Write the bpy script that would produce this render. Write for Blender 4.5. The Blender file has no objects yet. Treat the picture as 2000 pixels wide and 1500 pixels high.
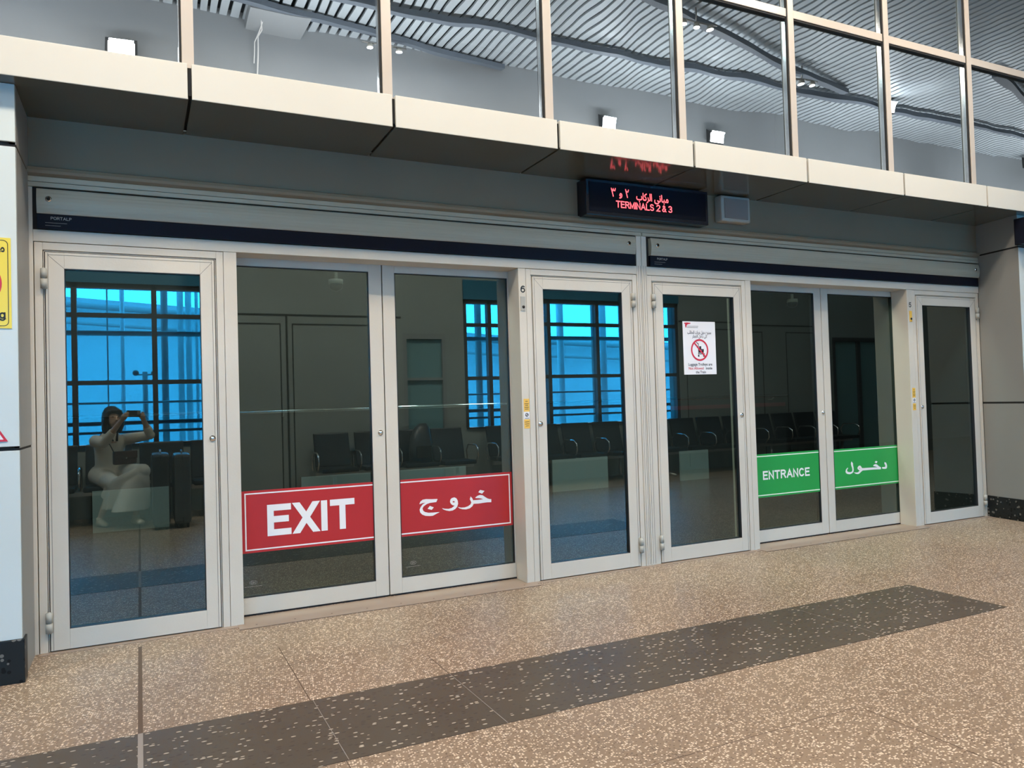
import bpy, bmesh, math, random
from mathutils import Vector, Matrix
from mathutils.geometry import tessellate_polygon
random.seed(7)
SC = bpy.context.scene
COL = SC.collection

# ---------------------------------------------------------------- camera
YAW, PITCH, ROLL = .4525, .0239, -.0300
CAM = Vector((.4915, -4.7597, 1.25))
cd = bpy.data.cameras.new('camera'); cam = bpy.data.objects.new('camera', cd); COL.objects.link(cam)
cd.sensor_width = 36; cd.lens = 27.0; cd.clip_start = .02; cd.clip_end = 200
F = Vector((math.sin(YAW)*math.cos(PITCH), math.cos(YAW)*math.cos(PITCH), math.sin(PITCH)))
R = Vector((math.cos(YAW), -math.sin(YAW), 0)); U = R.cross(F)
R2 = R*math.cos(ROLL)+U*math.sin(ROLL); U2 = U*math.cos(ROLL)-R*math.sin(ROLL)
mw = Matrix((R2, U2, -F)).transposed().to_4x4(); mw.translation = CAM
cam.matrix_world = mw
SC.camera = cam

# ---------------------------------------------------------------- world, exposure
w = bpy.data.worlds.new('daylight'); w.use_nodes = True; SC.world = w
bg = w.node_tree.nodes['Background']; bg.inputs[0].default_value = (.86, .95, 1, 1); bg.inputs[1].default_value = 15
SC.view_settings.view_transform = 'Standard'; SC.view_settings.look = 'None'
SC.view_settings.gamma = 1; SC.view_settings.use_curve_mapping = False
SC.view_settings.exposure = 0.0
SC.cycles.max_bounces = 8; SC.cycles.transparent_max_bounces = 16
SC.cycles.glossy_bounces = 5
SC.cycles.sample_clamp_indirect = 6

CEIL_Z = 6.04
LIGHT_W = 118.0      # each hall ceiling lamp
FLOOD_W = 16.0
LAMP_SPOTS = [(-3.2, -3.0), (.2, -3.0), (3.4, -3.0), (6.4, -2.2)]
FLOODS = [(.39, -5.7, 5.40), (6.9, -5.7, 5.42), (8.98, -5.7, 5.46)]
HIGH_FLOODS = [(11.6, -4.55, 5.92), (17.1, -5.55, 5.86)]
for lx, ly in LAMP_SPOTS:
    l = bpy.data.lights.new('hall_lamp_light', 'AREA'); l.shape = 'RECTANGLE'; l.size = 1.1; l.size_y = .5
    l.energy = LIGHT_W; l.color = (1, .84, .66)
    o = bpy.data.objects.new('hall_lamp_light', l); COL.objects.link(o); o.location = (lx, ly, 5.80)
UPLIGHT_FILLS = [-1.5, 3.0, 7.5, 12.0, 16.5]  # centres of unseen uplights added to brighten the hall ceiling
for cx_ in UPLIGHT_FILLS:
    l = bpy.data.lights.new('ceiling_fill_light', 'AREA'); l.shape = 'RECTANGLE'; l.size = 3.6; l.size_y = .12
    l.energy = 75; l.color = (.92, .95, .96)
    o = bpy.data.objects.new('ceiling_fill_light', l); COL.objects.link(o); o.location = (cx_, -4.9, 4.66); o.rotation_euler = (math.pi, 0, 0)
for fx, fy, fz in FLOODS + HIGH_FLOODS:
    l = bpy.data.lights.new('flood_light', 'AREA'); l.shape = 'RECTANGLE'; l.size = .26; l.size_y = .17
    l.energy = FLOOD_W; l.color = (.93, .97, 1)
    o = bpy.data.objects.new('flood_light', l); COL.objects.link(o); o.location = (fx, fy+.09, fz-.02)
    o.rotation_euler = (math.radians(62), 0, 0)
    l.spread = math.radians(150)

# ---------------------------------------------------------------- helpers
def wl(o):
    v = Vector((0, 0, 0))
    while o is not None:
        v += o.location; o = o.parent
    return v
def props(o, label=None, cat=None, group=None, kind=None):
    if label: o['label'] = label
    if cat: o['category'] = cat
    if group: o['group'] = group
    if kind: o['kind'] = kind
    return o
def empty(name, loc, label=None, cat=None, group=None, kind=None):
    o = bpy.data.objects.new(name, None); COL.objects.link(o); o.location = loc
    o.empty_display_size = .1
    return props(o, label, cat, group, kind)
class MB:
    def __init__(s): s.v = []; s.f = []; s.m = []; s.sm = []
    def add(s, vs, fs, mi=0, smooth=False):
        b = len(s.v); s.v += [tuple(p) for p in vs]
        for f in fs: s.f.append(tuple(b+i for i in f)); s.m.append(mi); s.sm.append(smooth)
        return s
    def box(s, x0, x1, y0, y1, z0, z1, mi=0, front=None):
        vs = [(x0,y0,z0),(x1,y0,z0),(x1,y1,z0),(x0,y1,z0),(x0,y0,z1),(x1,y0,z1),(x1,y1,z1),(x0,y1,z1)]
        fs = [(0,3,2,1),(4,5,6,7),(0,1,5,4),(2,3,7,6),(1,2,6,5),(3,0,4,7)]
        s.add(vs, fs, mi)
        if front is not None: s.m[-4] = front
        return s
    def bbox(s, x0, x1, y0, y1, z0, z1, b=.003, mi=0):
        """box with chamfered edges"""
        bm = bmesh.new(); bmesh.ops.create_cube(bm, size=1)
        for v in bm.verts:
            v.co = Vector((x0+(v.co.x+.5)*(x1-x0), y0+(v.co.y+.5)*(y1-y0), z0+(v.co.z+.5)*(z1-z0)))
        bmesh.ops.bevel(bm, geom=bm.edges[:], offset=b, segments=2, affect='EDGES', profile=.6)
        return s.bm(bm, mi)
    def bm(s, bm, mi=0, smooth=False):
        bm.verts.index_update()
        s.add([v.co.copy() for v in bm.verts], [[v.index for v in f.verts] for f in bm.faces], mi, smooth)
        bm.free(); return s
    def tube(s, pts, r, n=10, mi=0, caps=True, flat=1.0, smooth=True):
        """tube along points; r a number or a list; flat squashes the second axis"""
        pts = [Vector(p) for p in pts]; N = len(pts)
        rs = r if isinstance(r, (list, tuple)) else [r]*N
        T = []
        for i in range(N):
            a = pts[max(i-1, 0)]; b = pts[min(i+1, N-1)]
            d = (b-a); T.append(d.normalized() if d.length > 1e-9 else Vector((0,0,1)))
        up = Vector((0,0,1)) if abs(T[0].z) < .9 else Vector((0,1,0))
        nrm = T[0].cross(up).normalized()
        vs = []
        for i in range(N):
            nrm = (nrm - T[i]*nrm.dot(T[i])).normalized(); bi = T[i].cross(nrm)
            for k in range(n):
                a = 2*math.pi*k/n
                vs.append(pts[i]+nrm*math.cos(a)*rs[i]+bi*math.sin(a)*rs[i]*flat)
        fs = []
        for i in range(N-1):
            for k in range(n):
                k2 = (k+1) % n
                fs.append((i*n+k, i*n+k2, (i+1)*n+k2, (i+1)*n+k))
        if caps: fs += [tuple(range(n-1, -1, -1)), tuple((N-1)*n+k for k in range(n))]
        return s.add(vs, fs, mi, smooth)
    def loft(s, rings, mi=0, caps=True, n=20):
        """rings: (centre, half width vector, half depth vector)"""
        vs = []
        for c, a, b in rings:
            c, a, b = Vector(c), Vector(a), Vector(b)
            for k in range(n):
                t = 2*math.pi*k/n; vs.append(c+a*math.cos(t)+b*math.sin(t))
        fs = []
        for i in range(len(rings)-1):
            for k in range(n):
                k2 = (k+1) % n; fs.append((i*n+k, i*n+k2, (i+1)*n+k2, (i+1)*n+k))
        if caps: fs += [tuple(range(n-1, -1, -1)), tuple((len(rings)-1)*n+k for k in range(n))]
        return s.add(vs, fs, mi, True)
    def ball(s, c, r, mi=0, seg=16, rings=10):
        if not isinstance(r, (list, tuple)): r = (r, r, r)
        bm = bmesh.new(); bmesh.ops.create_uvsphere(bm, u_segments=seg, v_segments=rings, radius=1)
        for v in bm.verts: v.co = Vector((c[0]+v.co.x*r[0], c[1]+v.co.y*r[1], c[2]+v.co.z*r[2]))
        return s.bm(bm, mi, True)
    def disc(s, cx, y, cz, r, n=32, mi=0, r0=0):
        vs = [(cx+r*math.cos(2*math.pi*k/n), y, cz+r*math.sin(2*math.pi*k/n)) for k in range(n)]
        if r0 <= 0: return s.add(vs, [tuple(range(n))], mi)
        vs += [(cx+r0*math.cos(2*math.pi*k/n), y, cz+r0*math.sin(2*math.pi*k/n)) for k in range(n)]
        return s.add(vs, [(k, (k+1) % n, n+(k+1) % n, n+k) for k in range(n)], mi)
    def poly(s, pts, y, holes=(), mi=0):
        loops = [[Vector((p[0], p[1], 0)) for p in pts]]+[[Vector((p[0], p[1], 0)) for p in h] for h in holes]
        flat = [p for l in loops for p in l]
        tris = tessellate_polygon(loops)
        out = []
        for t in tris:
            a, b, c = (flat[i] for i in t)
            if (b-a).cross(c-a).z < 0: t = (t[0], t[2], t[1])
            out.append(tuple(t))
        return s.add([(p.x, y, p.y) for p in flat], out, mi)
    def ribbon(s, pts, wd, y, mi=0, cap=0.5):
        """flat stroke in an xz plane"""
        P = [Vector((p[0], p[1])) for p in pts]
        closed = (P[0]-P[-1]).length < 1e-6
        if closed: P = P[:-1]
        N = len(P)
        if not closed and cap:
            P[0] = P[0]+(P[0]-P[1]).normalized()*wd*cap; P[-1] = P[-1]+(P[-1]-P[-2]).normalized()*wd*cap
        L = []; Rr = []
        for i in range(N):
            a = P[i-1] if (i or closed) else None; b = P[(i+1) % N] if (i < N-1 or closed) else None
            d1 = (P[i]-a).normalized() if a is not None else (b-P[i]).normalized()
            d2 = (b-P[i]).normalized() if b is not None else d1
            n1 = Vector((-d1.y, d1.x)); n2 = Vector((-d2.y, d2.x)); m = (n1+n2)
            m = m.normalized() if m.length > 1e-6 else n1
            k = wd/2/max(m.dot(n1), .45)
            L.append(P[i]+m*k); Rr.append(P[i]-m*k)
        vs = [(p.x, y, p.y) for p in L]+[(p.x, y, p.y) for p in Rr]
        rng = range(N) if closed else range(N-1)
        return s.add(vs, [(N+i, N+(i+1) % N, (i+1) % N, i) for i in rng], mi)
    def build(s, name, mats, parent=None, origin=None, bevel=0, label=None, cat=None, group=None, kind=None):
        if origin is None:
            if parent is None:
                xs = [p[0] for p in s.v]; ys = [p[1] for p in s.v]; zs = [p[2] for p in s.v]
                origin = Vector(((min(xs)+max(xs))/2, (min(ys)+max(ys))/2, min(zs)))
            else: origin = wl(parent)
        origin = Vector(origin)
        me = bpy.data.meshes.new(name)
        me.from_pydata([tuple(Vector(p)-origin) for p in s.v], [], s.f); me.update()
        if not isinstance(mats, (list, tuple)): mats = [mats]
        for m in mats: me.materials.append(m)
        me.polygons.foreach_set('material_index', s.m); me.polygons.foreach_set('use_smooth', s.sm)
        o = bpy.data.objects.new(name, me); COL.objects.link(o)
        if parent is not None: o.parent = parent; o.location = origin-wl(parent)
        else: o.location = origin
        if bevel:
            b = o.modifiers.new('bevel', 'BEVEL'); b.width = bevel; b.segments = 2; b.limit_method = 'ANGLE'
        return props(o, label, cat, group, kind)
def copy_tree(o, parent=None):
    c = o.copy(); COL.objects.link(c)
    if parent is not None: c.parent = parent
    for ch in o.children: copy_tree(ch, c)
    return c

# stroke alphabet (height 1)
def arc(cx, cy, rx, ry, a0, a1, n=10):
    return [(cx+rx*math.cos(math.radians(a0+(a1-a0)*i/n)), cy+ry*math.sin(math.radians(a0+(a1-a0)*i/n))) for i in range(n+1)]
GL = {
 'E': (.58, [[(.58,1),(0,1),(0,0),(.58,0)], [(0,.53),(.5,.53)]]),
 'X': (.62, [[(.03,1),(.59,0)], [(.59,1),(.03,0)]]),
 'I': (.0, [[(0,0),(0,1)]]),
 'T': (.66, [[(0,1),(.66,1)], [(.33,1),(.33,0)]]),
 'N': (.62, [[(0,0),(0,1),(.62,0),(.62,1)]]),
 'R': (.64, [[(0,0),(0,1)], [(0,1)]+arc(.36,.76,.26,.24,90,-90)+[(0,.52)], [(.34,.52),(.64,0)]]),
 'A': (.74, [[(0,0),(.37,1),(.74,0)], [(.14,.33),(.60,.33)]]),
 'C': (.68, [arc(.36,.5,.36,.5,48,312,18)]),
 'M': (.74, [[(0,0),(0,1),(.37,.12),(.74,1),(.74,0)]]),
 'L': (.54, [[(0,1),(0,0),(.54,0)]]),
 'S': (.6, [arc(.3,.76,.28,.24,30,262,10)+arc(.3,.26,.3,.26,88,-155,11)]),
 'P': (.58, [[(0,0),(0,1)], [(0,1)]+arc(.32,.75,.26,.25,90,-90)+[(0,.5)]]),
 'O': (.76, [arc(.38,.5,.38,.5,0,360,22)]),
 'G': (.7, [arc(.36,.5,.36,.5,50,360,18)+[(.42,.5)]]),
 '2': (.56, [arc(.28,.74,.27,.26,165,-35,9)+[(.0,0),(.56,0)]]),
 '3': (.56, [arc(.26,.75,.26,.25,150,-85,9), arc(.27,.26,.29,.27,90,-150,10)]),
 '5': (.56, [[(.52,1),(.1,1),(.04,.52)]+arc(.27,.33,.28,.33,118,-150,10)]),
 '6': (.56, [arc(.28,.33,.28,.33,0,360,16), arc(.33,.5,.33,.5,60,180,8)+[(.0,.33)]]),
 '8': (.56, [arc(.28,.76,.24,.24,0,360,14), arc(.28,.27,.28,.27,0,360,14)]),
 '&': (.74, [[(.74,0),(.18,.68)]+arc(.33,.8,.18,.2,220,-40,9)+[(.12,.4)]+arc(.28,.24,.26,.24,150,330,9)+[(.66,.42)]]),
 'n': (.46, [[(0,0),(0,.68)], [(0,.45)]+arc(.23,.43,.23,.25,180,0,8)+[(.46,0)]]),
 'g': (.48, [arc(.24,.36,.24,.32,0,360,14), [(.48,.68),(.48,-.02)]+arc(.24,-.02,.24,.22,0,-150,8)]),
 'o': (.48, [arc(.24,.33,.24,.34,0,360,14)]),
 'k': (.44, [[(0,0),(0,1)], [(.42,.68),(0,.28)], [(.14,.42),(.44,0)]]),
 'm': (.76, [[(0,0),(0,.68)], [(0,.45)]+arc(.19,.46,.19,.22,180,0,6)+[(.38,0)], [(.38,.45)]+arc(.57,.46,.19,.22,180,0,6)+[(.76,0)]]),
 'i': (.0, [[(0,0),(0,.68)], [(0,.9),(0,.95)]]),
 ' ': (.3, []),
}
def text(mb, s, x, z, h, y, wt=.16, xs=1.0, gap=.2, mi=0, width=None):
    """bold stroke lettering in an xz plane, baseline left at x, z"""
    tot = sum(GL[c][0] for c in s)*xs+(gap*(len(s)-1)+wt)
    if width is not None:
        k = (width/h-(gap*(len(s)-1)+wt)) / max(sum(GL[c][0] for c in s), .01); xs = k; tot = width/h
    cx = x+wt*h/2
    hh = h*(1-wt)
    for c in s:
        wch, st = GL[c]
        for q, pl in enumerate(st):
            P_ = [(cx+p[0]*xs*h, z+wt*h/2+p[1]*hh) for p in pl]
            if c == 'X':      # diagonals cut level at top and foot
                (ax, az), (bx, bz) = P_; k = (bx-ax)/(bz-az); ln = math.hypot(bx-ax, bz-az)
                hw = wt*h/2*ln/abs(bz-az); ax += k*(z+h-az); bx += k*(z-bz)
                s_ = 1 if bx > ax else -1; ax -= s_*.0; n_ = y-.0002*q
                mb.add([(ax-hw, n_, z+h), (ax+hw, n_, z+h), (bx+hw, n_, z), (bx-hw, n_, z)], [(3, 2, 1, 0)], mi); continue
            mb.ribbon(P_, wt*h, y-.0002*q, mi)
        cx += (wch*xs+gap)*h
    return tot*h
def font_mesh(s, x, z, size, y, bold=0, align='LEFT', width=None):
    """small print: outlines of the built-in typeface turned into a mesh in an xz plane"""
    c = bpy.data.curves.new('print', 'FONT'); c.body = s; c.size = size; c.offset = bold; c.align_x = align
    c.resolution_u = 3
    o = bpy.data.objects.new('print', c); COL.objects.link(o)
    dg = bpy.context.evaluated_depsgraph_get(); me = bpy.data.meshes.new_from_object(o.evaluated_get(dg))
    vs = [v.co.copy() for v in me.vertices]; fs = [tuple(p.vertices) for p in me.polygons]
    bpy.data.objects.remove(o); bpy.data.curves.remove(c); bpy.data.meshes.remove(me)
    k = 1
    if width and vs:
        k = width/(max(v.x for v in vs)-min(v.x for v in vs))
    if align == 'CENTER' and vs:
        mid = (max(v.x for v in vs)+min(v.x for v in vs))/2
        for v in vs: v.x -= mid
    return [(x+v.x*k, y, z+v.y) for v in vs], fs

# ---------------------------------------------------------------- materials
def mat(name, col, rough=.5, metal=0, spec=.5, emit=None, estr=1, var=0, vscale=6, bump=0, bscale=40, stretch=None, coat=0):
    m = bpy.data.materials.new(name); m.use_nodes = True; nt = m.node_tree; b = nt.nodes['Principled BSDF']
    b.inputs['Base Color'].default_value = (*col, 1); b.inputs['Roughness'].default_value = rough
    b.inputs['Metallic'].default_value = metal; b.inputs['Specular IOR Level'].default_value = spec
    b.inputs['Coat Weight'].default_value = coat
    if emit: b.inputs['Emission Color'].default_value = (*emit, 1); b.inputs['Emission Strength'].default_value = estr
    tc = nt.nodes.new('ShaderNodeNewGeometry'); src = tc.outputs['Position']
    if stretch:
        mp = nt.nodes.new('ShaderNodeMapping'); mp.inputs['Scale'].default_value = stretch
        nt.links.new(src, mp.inputs[0]); src = mp.outputs[0]
    if var:
        n = nt.nodes.new('ShaderNodeTexNoise'); n.inputs['Scale'].default_value = vscale; n.inputs['Detail'].default_value = 4
        nt.links.new(src, n.inputs['Vector'])
        r = nt.nodes.new('ShaderNodeValToRGB'); r.color_ramp.elements[0].position = .3; r.color_ramp.elements[1].position = .7
        r.color_ramp.elements[0].color = (*[c*(1-var) for c in col], 1); r.color_ramp.elements[1].color = (*[min(1, c*(1+var)) for c in col], 1)
        nt.links.new(n.outputs['Fac'], r.inputs[0]); nt.links.new(r.outputs[0], b.inputs['Base Color'])
    if bump:
        n = nt.nodes.new('ShaderNodeTexNoise'); n.inputs['Scale'].default_value = bscale; n.inputs['Detail'].default_value = 3
        nt.links.new(src, n.inputs['Vector'])
        bp = nt.nodes.new('ShaderNodeBump'); bp.inputs['Strength'].default_value = bump; bp.inputs['Distance'].default_value = .01
        nt.links.new(n.outputs['Fac'], bp.inputs['Height']); nt.links.new(bp.outputs[0], b.inputs['Normal'])
    return m
def mirror_glass(name, tint, refl, ior, wave=0, wscale=1.2, rough=0.0):
    m = bpy.data.materials.new(name); m.use_nodes = True; nt = m.node_tree; nt.nodes.clear()
    out = nt.nodes.new('ShaderNodeOutputMaterial'); mx = nt.nodes.new('ShaderNodeMixShader')
    tr = nt.nodes.new('ShaderNodeBsdfTransparent'); tr.inputs[0].default_value = (*tint, 1)
    gl = nt.nodes.new('ShaderNodeBsdfGlossy'); gl.inputs['Color'].default_value = (*refl, 1); gl.inputs['Roughness'].default_value = rough
    fr = nt.nodes.new('ShaderNodeFresnel'); fr.inputs['IOR'].default_value = ior
    nt.links.new(fr.outputs[0], mx.inputs[0]); nt.links.new(tr.outputs[0], mx.inputs[1]); nt.links.new(gl.outputs[0], mx.inputs[2])
    nt.links.new(mx.outputs[0], out.inputs[0])
    if wave:
        g = nt.nodes.new('ShaderNodeNewGeometry'); n = nt.nodes.new('ShaderNodeTexNoise'); n.inputs['Scale'].default_value = wscale
        n.inputs['Detail'].default_value = 1
        bp = nt.nodes.new('ShaderNodeBump'); bp.inputs['Distance'].default_value = wave; bp.inputs['Strength'].default_value = 1
        nt.links.new(g.outputs['Position'], n.inputs['Vector']); nt.links.new(n.outputs['Fac'], bp.inputs['Height'])
        nt.links.new(bp.outputs[0], gl.inputs['Normal'])
    return m
def tint_glass(name, tint):
    m = bpy.data.materials.new(name); m.use_nodes = True; nt = m.node_tree; nt.nodes.clear()
    out = nt.nodes.new('ShaderNodeOutputMaterial'); tr = nt.nodes.new('ShaderNodeBsdfTransparent'); tr.inputs[0].default_value = (*tint, 1)
    nt.links.new(tr.outputs[0], out.inputs[0]); return m
def terrazzo(name, base, chips, dark, scale, amount, rough, sx=1.0, lim=.48, spec=.35):
    m = bpy.data.materials.new(name); m.use_nodes = True; nt = m.node_tree; b = nt.nodes['Principled BSDF']; N = nt.nodes.new; L = nt.links.new
    g = N('ShaderNodeNewGeometry'); mp = N('ShaderNodeMapping'); mp.inputs['Scale'].default_value = (sx, 1, 1); mp.inputs['Rotation'].default_value = (0, 0, .12); L(g.outputs['Position'], mp.inputs[0])
    v = N('ShaderNodeTexVoronoi'); v.inputs['Scale'].default_value = scale; L(mp.outputs[0], v.inputs['Vector'])
    sep = N('ShaderNodeSeparateColor'); L(v.outputs['Color'], sep.inputs[0])
    r = N('ShaderNodeValToRGB'); r.color_ramp.interpolation = 'CONSTANT'; e = r.color_ramp.elements
    e[0].position = 0; e[0].color = (*dark, 1); e[1].position = .16; e[1].color = (*base, 1)
    x = r.color_ramp.elements.new(1-amount); x.color = (*chips, 1)
    L(sep.outputs[0], r.inputs[0])
    # chips are smaller than their cells
    lt = N('ShaderNodeMath'); lt.operation = 'LESS_THAN'; lt.inputs[1].default_value = lim; L(v.outputs['Distance'], lt.inputs[0])
    mx = N('ShaderNodeMix'); mx.data_type = 'RGBA'; L(lt.outputs[0], mx.inputs[0]); mx.inputs[6].default_value = (*base, 1); L(r.outputs[0], mx.inputs[7])
    n = N('ShaderNodeTexNoise'); n.inputs['Scale'].default_value = .9; n.inputs['Detail'].default_value = 3; L(g.outputs['Position'], n.inputs['Vector'])
    hs = N('ShaderNodeHueSaturation'); L(mx.outputs[2], hs.inputs['Color'])
    mr = N('ShaderNodeMapRange'); mr.inputs[1].default_value = .3; mr.inputs[2].default_value = .7; mr.inputs[3].default_value = .88; mr.inputs[4].default_value = 1.1
    L(n.outputs['Fac'], mr.inputs[0]); L(mr.outputs[0], hs.inputs['Value']); L(hs.outputs[0], b.inputs['Base Color'])
    b.inputs['Roughness'].default_value = rough; b.inputs['Specular IOR Level'].default_value = spec
    return m
M = dict(
 alu=mat('painted_aluminium', (.63, .572, .472), .42, 0, .5, var=.05, vscale=1.6, bump=.05, bscale=90),
 alu2=mat('header_aluminium', (.40, .365, .275), .45, .1, .5, var=.06, vscale=2.0, stretch=(.3, 1, 14)),
 alu_dark=mat('shadow_gap', (.012, .012, .012), .8),
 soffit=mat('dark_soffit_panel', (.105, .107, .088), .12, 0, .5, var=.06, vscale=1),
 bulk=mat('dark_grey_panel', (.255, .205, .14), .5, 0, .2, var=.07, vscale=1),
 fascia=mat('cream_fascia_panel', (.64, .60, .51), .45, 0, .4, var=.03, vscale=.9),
 pillar=mat('pale_wall_panel', (.62, .66, .62), .35, 0, .4, var=.03, vscale=1),
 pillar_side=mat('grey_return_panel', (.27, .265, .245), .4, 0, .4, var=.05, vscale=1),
 granite=terrazzo('black_granite', (.018, .02, .02), (.16, .15, .13), (.008, .008, .008), 45, .16, .4, 1.0, .45, .15),
 mull=mat('champagne_mullion', (.50, .43, .36), .35, .1, .5, var=.03, vscale=2),
 chrome=mat('chrome', (.85, .86, .86), .12, 1),
 steel=mat('brushed_steel', (.55, .53, .50), .3, 1),
 black=mat('black_plastic', (.02, .02, .022), .4),
 navy=mat('black_strip', (.005, .007, .014), .3, 0, .12),
 red=mat('red_vinyl', (.46, .024, .026), .4, var=.04, vscale=3),
 white=mat('white_vinyl', (.86, .84, .82), .45),
 green=mat('green_vinyl', (.02, .33, .065), .4, var=.04, vscale=3),
 greenw=mat('pale_green_white', (.78, .93, .74), .45),
 ink=mat('black_ink', (.01, .01, .01), .5),
 yellow=mat('yellow_vinyl', (.80, .62, .06), .4),
 orange=mat('amber_sticker', (.85, .50, .08), .4),
 redink=mat('red_ink', (.6, .02, .04), .4),
 paper=mat('poster_paper', (.82, .80, .80), .5),
 led_body=mat('led_sign_body', (.008, .009, .016), .15, 0, .5),
 led=mat('red_led', (.3, .0, .02), .4, emit=(1, .10, .12), estr=3.2),
 led_dim=mat('red_led_back', (.3, .0, .01), .4, emit=(1, .03, .05), estr=.25),
 spk=mat('speaker_body', (.42, .41, .36), .5), spk_g=mat('speaker_grille', (.25, .22, .20), .7),
 ceil=mat('ceiling_slat', (.60, .66, .70), .35, .2, .5, var=.06, vscale=.7),
 ceil_dark=mat('ceiling_void', (.03, .035, .04), .8),
 beam=mat('steel_beam', (.16, .19, .23), .5),
 wall=mat('grey_hall_wall', (.34, .36, .375), .6, var=.05, vscale=.8),
 dwall=mat('grey_green_wall', (.29, .315, .30), .6, var=.06, vscale=.8),
 groove=mat('wall_groove', (.05, .055, .05), .7),
 frame_dark=mat('dark_window_frame', (.055, .055, .06), .45),
 ext_w=mat('white_cladding', (.50, .51, .52), .6, var=.06, vscale=.3), col_w=mat('white_column', (.85, .86, .88), .4), ext_g=mat('grey_steel_outside', (.26, .27, .27), .5), spandrel=mat('blue_spandrel', (.03, .16, .26), .25),
 lamp=mat('lamp_face', (.9, .9, .9), .4, emit=(1, .95, .86), estr=30),
 spot=mat('downlight_face', (.9, .9, .9), .4, emit=(.95, .98, 1), estr=25),
 seat=mat('black_vinyl_seat', (.018, .02, .024), .38, bump=.08, bscale=120),
 case1=mat('graphite_suitcase', (.06, .065, .07), .3), case2=mat('dark_grey_suitcase', (.10, .105, .11), .3),
 skin=mat('skin', (.52, .33, .24), .55), hair=mat('black_hair', (.018, .014, .013), .42, bump=.25, bscale=90, stretch=(1, 1, .12)),
 blouse=mat('cream_blouse', (.66, .60, .52), .8, var=.05, vscale=14, bump=.3, bscale=26),
 skirt=mat('white_gauze_skirt', (.56, .55, .52), .8, var=.06, vscale=10, bump=.3, bscale=18),
 shoe=mat('beige_shoe', (.55, .48, .38), .6), bag=mat('brown_leather', (.085, .055, .05), .45, bump=.1, bscale=90),
 dark=mat('guideway_dark', (.03, .032, .034), .6, var=.15, vscale=1), panel=mat('pale_far_panel', (.30, .34, .32), .5),
 maroon=mat('maroon_stripe', (.16, .03, .04), .5), teal=mat('teal_panel', (.16, .30, .32), .5),
 floor=terrazzo('terrazzo', (.245, .175, .122), (.72, .58, .45), (.12, .08, .055), 135, .33, .42, .8, .48, .28),
 strip=terrazzo('dark_terrazzo', (.085, .068, .053), (.42, .36, .29), (.06, .047, .037), 92, .12, .42, .45, .42, .2),
 joint=mat('floor_joint', (.10, .065, .045), .7), sill=mat('threshold_plate', (.34, .26, .20), .4, .1, .5, var=.06, vscale=4),
 pit=mat('dark_floor', (.022, .021, .020), .25, var=.15, vscale=1.5),
)
GLASS = mirror_glass('door_glass', (.52, .62, .58), (.82, 1.0, .98), 2.4, wave=.0)
GBACK = tint_glass('clear_back', (.97, .97, .97))
UGLASS = mirror_glass('upper_glass', (.30, .34, .36), (.93, .97, 1.0), 6.0, wave=.0028, wscale=1.6)
BLUE = tint_glass('blue_glass', (.035, .47, .97))
# ---------------------------------------------------------------- floor and shell
X0, X1 = -8.0, 24.0
YB = -5.8            # hall back wall
mb = MB().box(X0, X1, YB-.3, .20, -.1, 0)
floor = mb.build('floor', M['floor'], origin=(0, 0, 0), kind='structure')
mb = MB()
def seam(x0, y0, x1, y1, wd=.004): 
    d = Vector((x1-x0, y1-y0, 0)).normalized(); n = Vector((-d.y, d.x, 0))*wd/2
    a, b = Vector((x0, y0, .0006)), Vector((x1, y1, .0006))
    mb.add([a-n, b-n, b+n, a+n], [(0, 1, 2, 3)])
for x, ya, yb in [(1.13, -.55, -1.385), (1.13, -2.015, -5.5), (1.765, -1.1, -1.385), (3.045, -2.60, -5.5), (6.88, -.02, -1.2), (4.92, -2.3, -5.5), (-1.1, -.3, -5.5), (8.4, -.4, -5.5), (10.3, -.4, -5.5)]:
    seam(x, ya, x, yb)
for x0, x1, y in [(-3, 3.045, -2.57), (3.045, 12, -3.6), (.48, 3.0, -.86), (5.2, 9.8, -1.55)]: seam(x0, y, x1, y, .003)
mb.build('floor_seam', M['joint'], floor)
MB().box(.466, .484, -5.6, -.14, 0, .0012).build('floor_expansion_joint', M['joint'], floor)
mb = MB().box(X0, 4.922, -2.015, -1.385, .0002, .0018)
band = mb.build('trim_1', M['strip'], kind='structure')
mb = MB()
for x in (1.14, 1.765, 3.9): mb.box(x-.0012, x+.0012, -2.015, -1.385, .0018, .0021)
mb.build('floor_seam', M['spk_g'], band)
MB().box(.466, .484, -2.015, -1.385, .0018, .0024).build('floor_expansion_joint', M['spk_g'], band)
# thresholds
for i, (a, b) in enumerate([(.985, 2.93), (4.965, 6.92)]):
    t = MB().box(a, b, -.105, .0, .0004, .004).box(a, b, .0, .16, .0004, .002)
    to = t.build('trim_%d' % (2+i), M['sill'], kind='structure')
    s_ = MB()
    for k in range(9):
        s_.disc(0, 0, 0, .006, 8)
        for q in range(8):
            v = s_.v[-8+q]; s_.v[-8+q] = (a+.1+k*(b-a-.2)/8+v[0], -.05+v[2], .0045)
        s_.f[-1] = s_.f[-1]
    s_.build('screw', M['joint'], to)
    MB().box(a, b, -.109, -.105, .0004, .0016).build('floor_seam', M['joint'], to)
MB().box(.0, .985, -.045, .02, .0004, .0022).box(2.93, 4.965, -.045, .02, .0004, .0022).box(6.92, 7.93, -.045, .02, .0004, .0022).build('trim_4', M['sill'], kind='structure')

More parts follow.
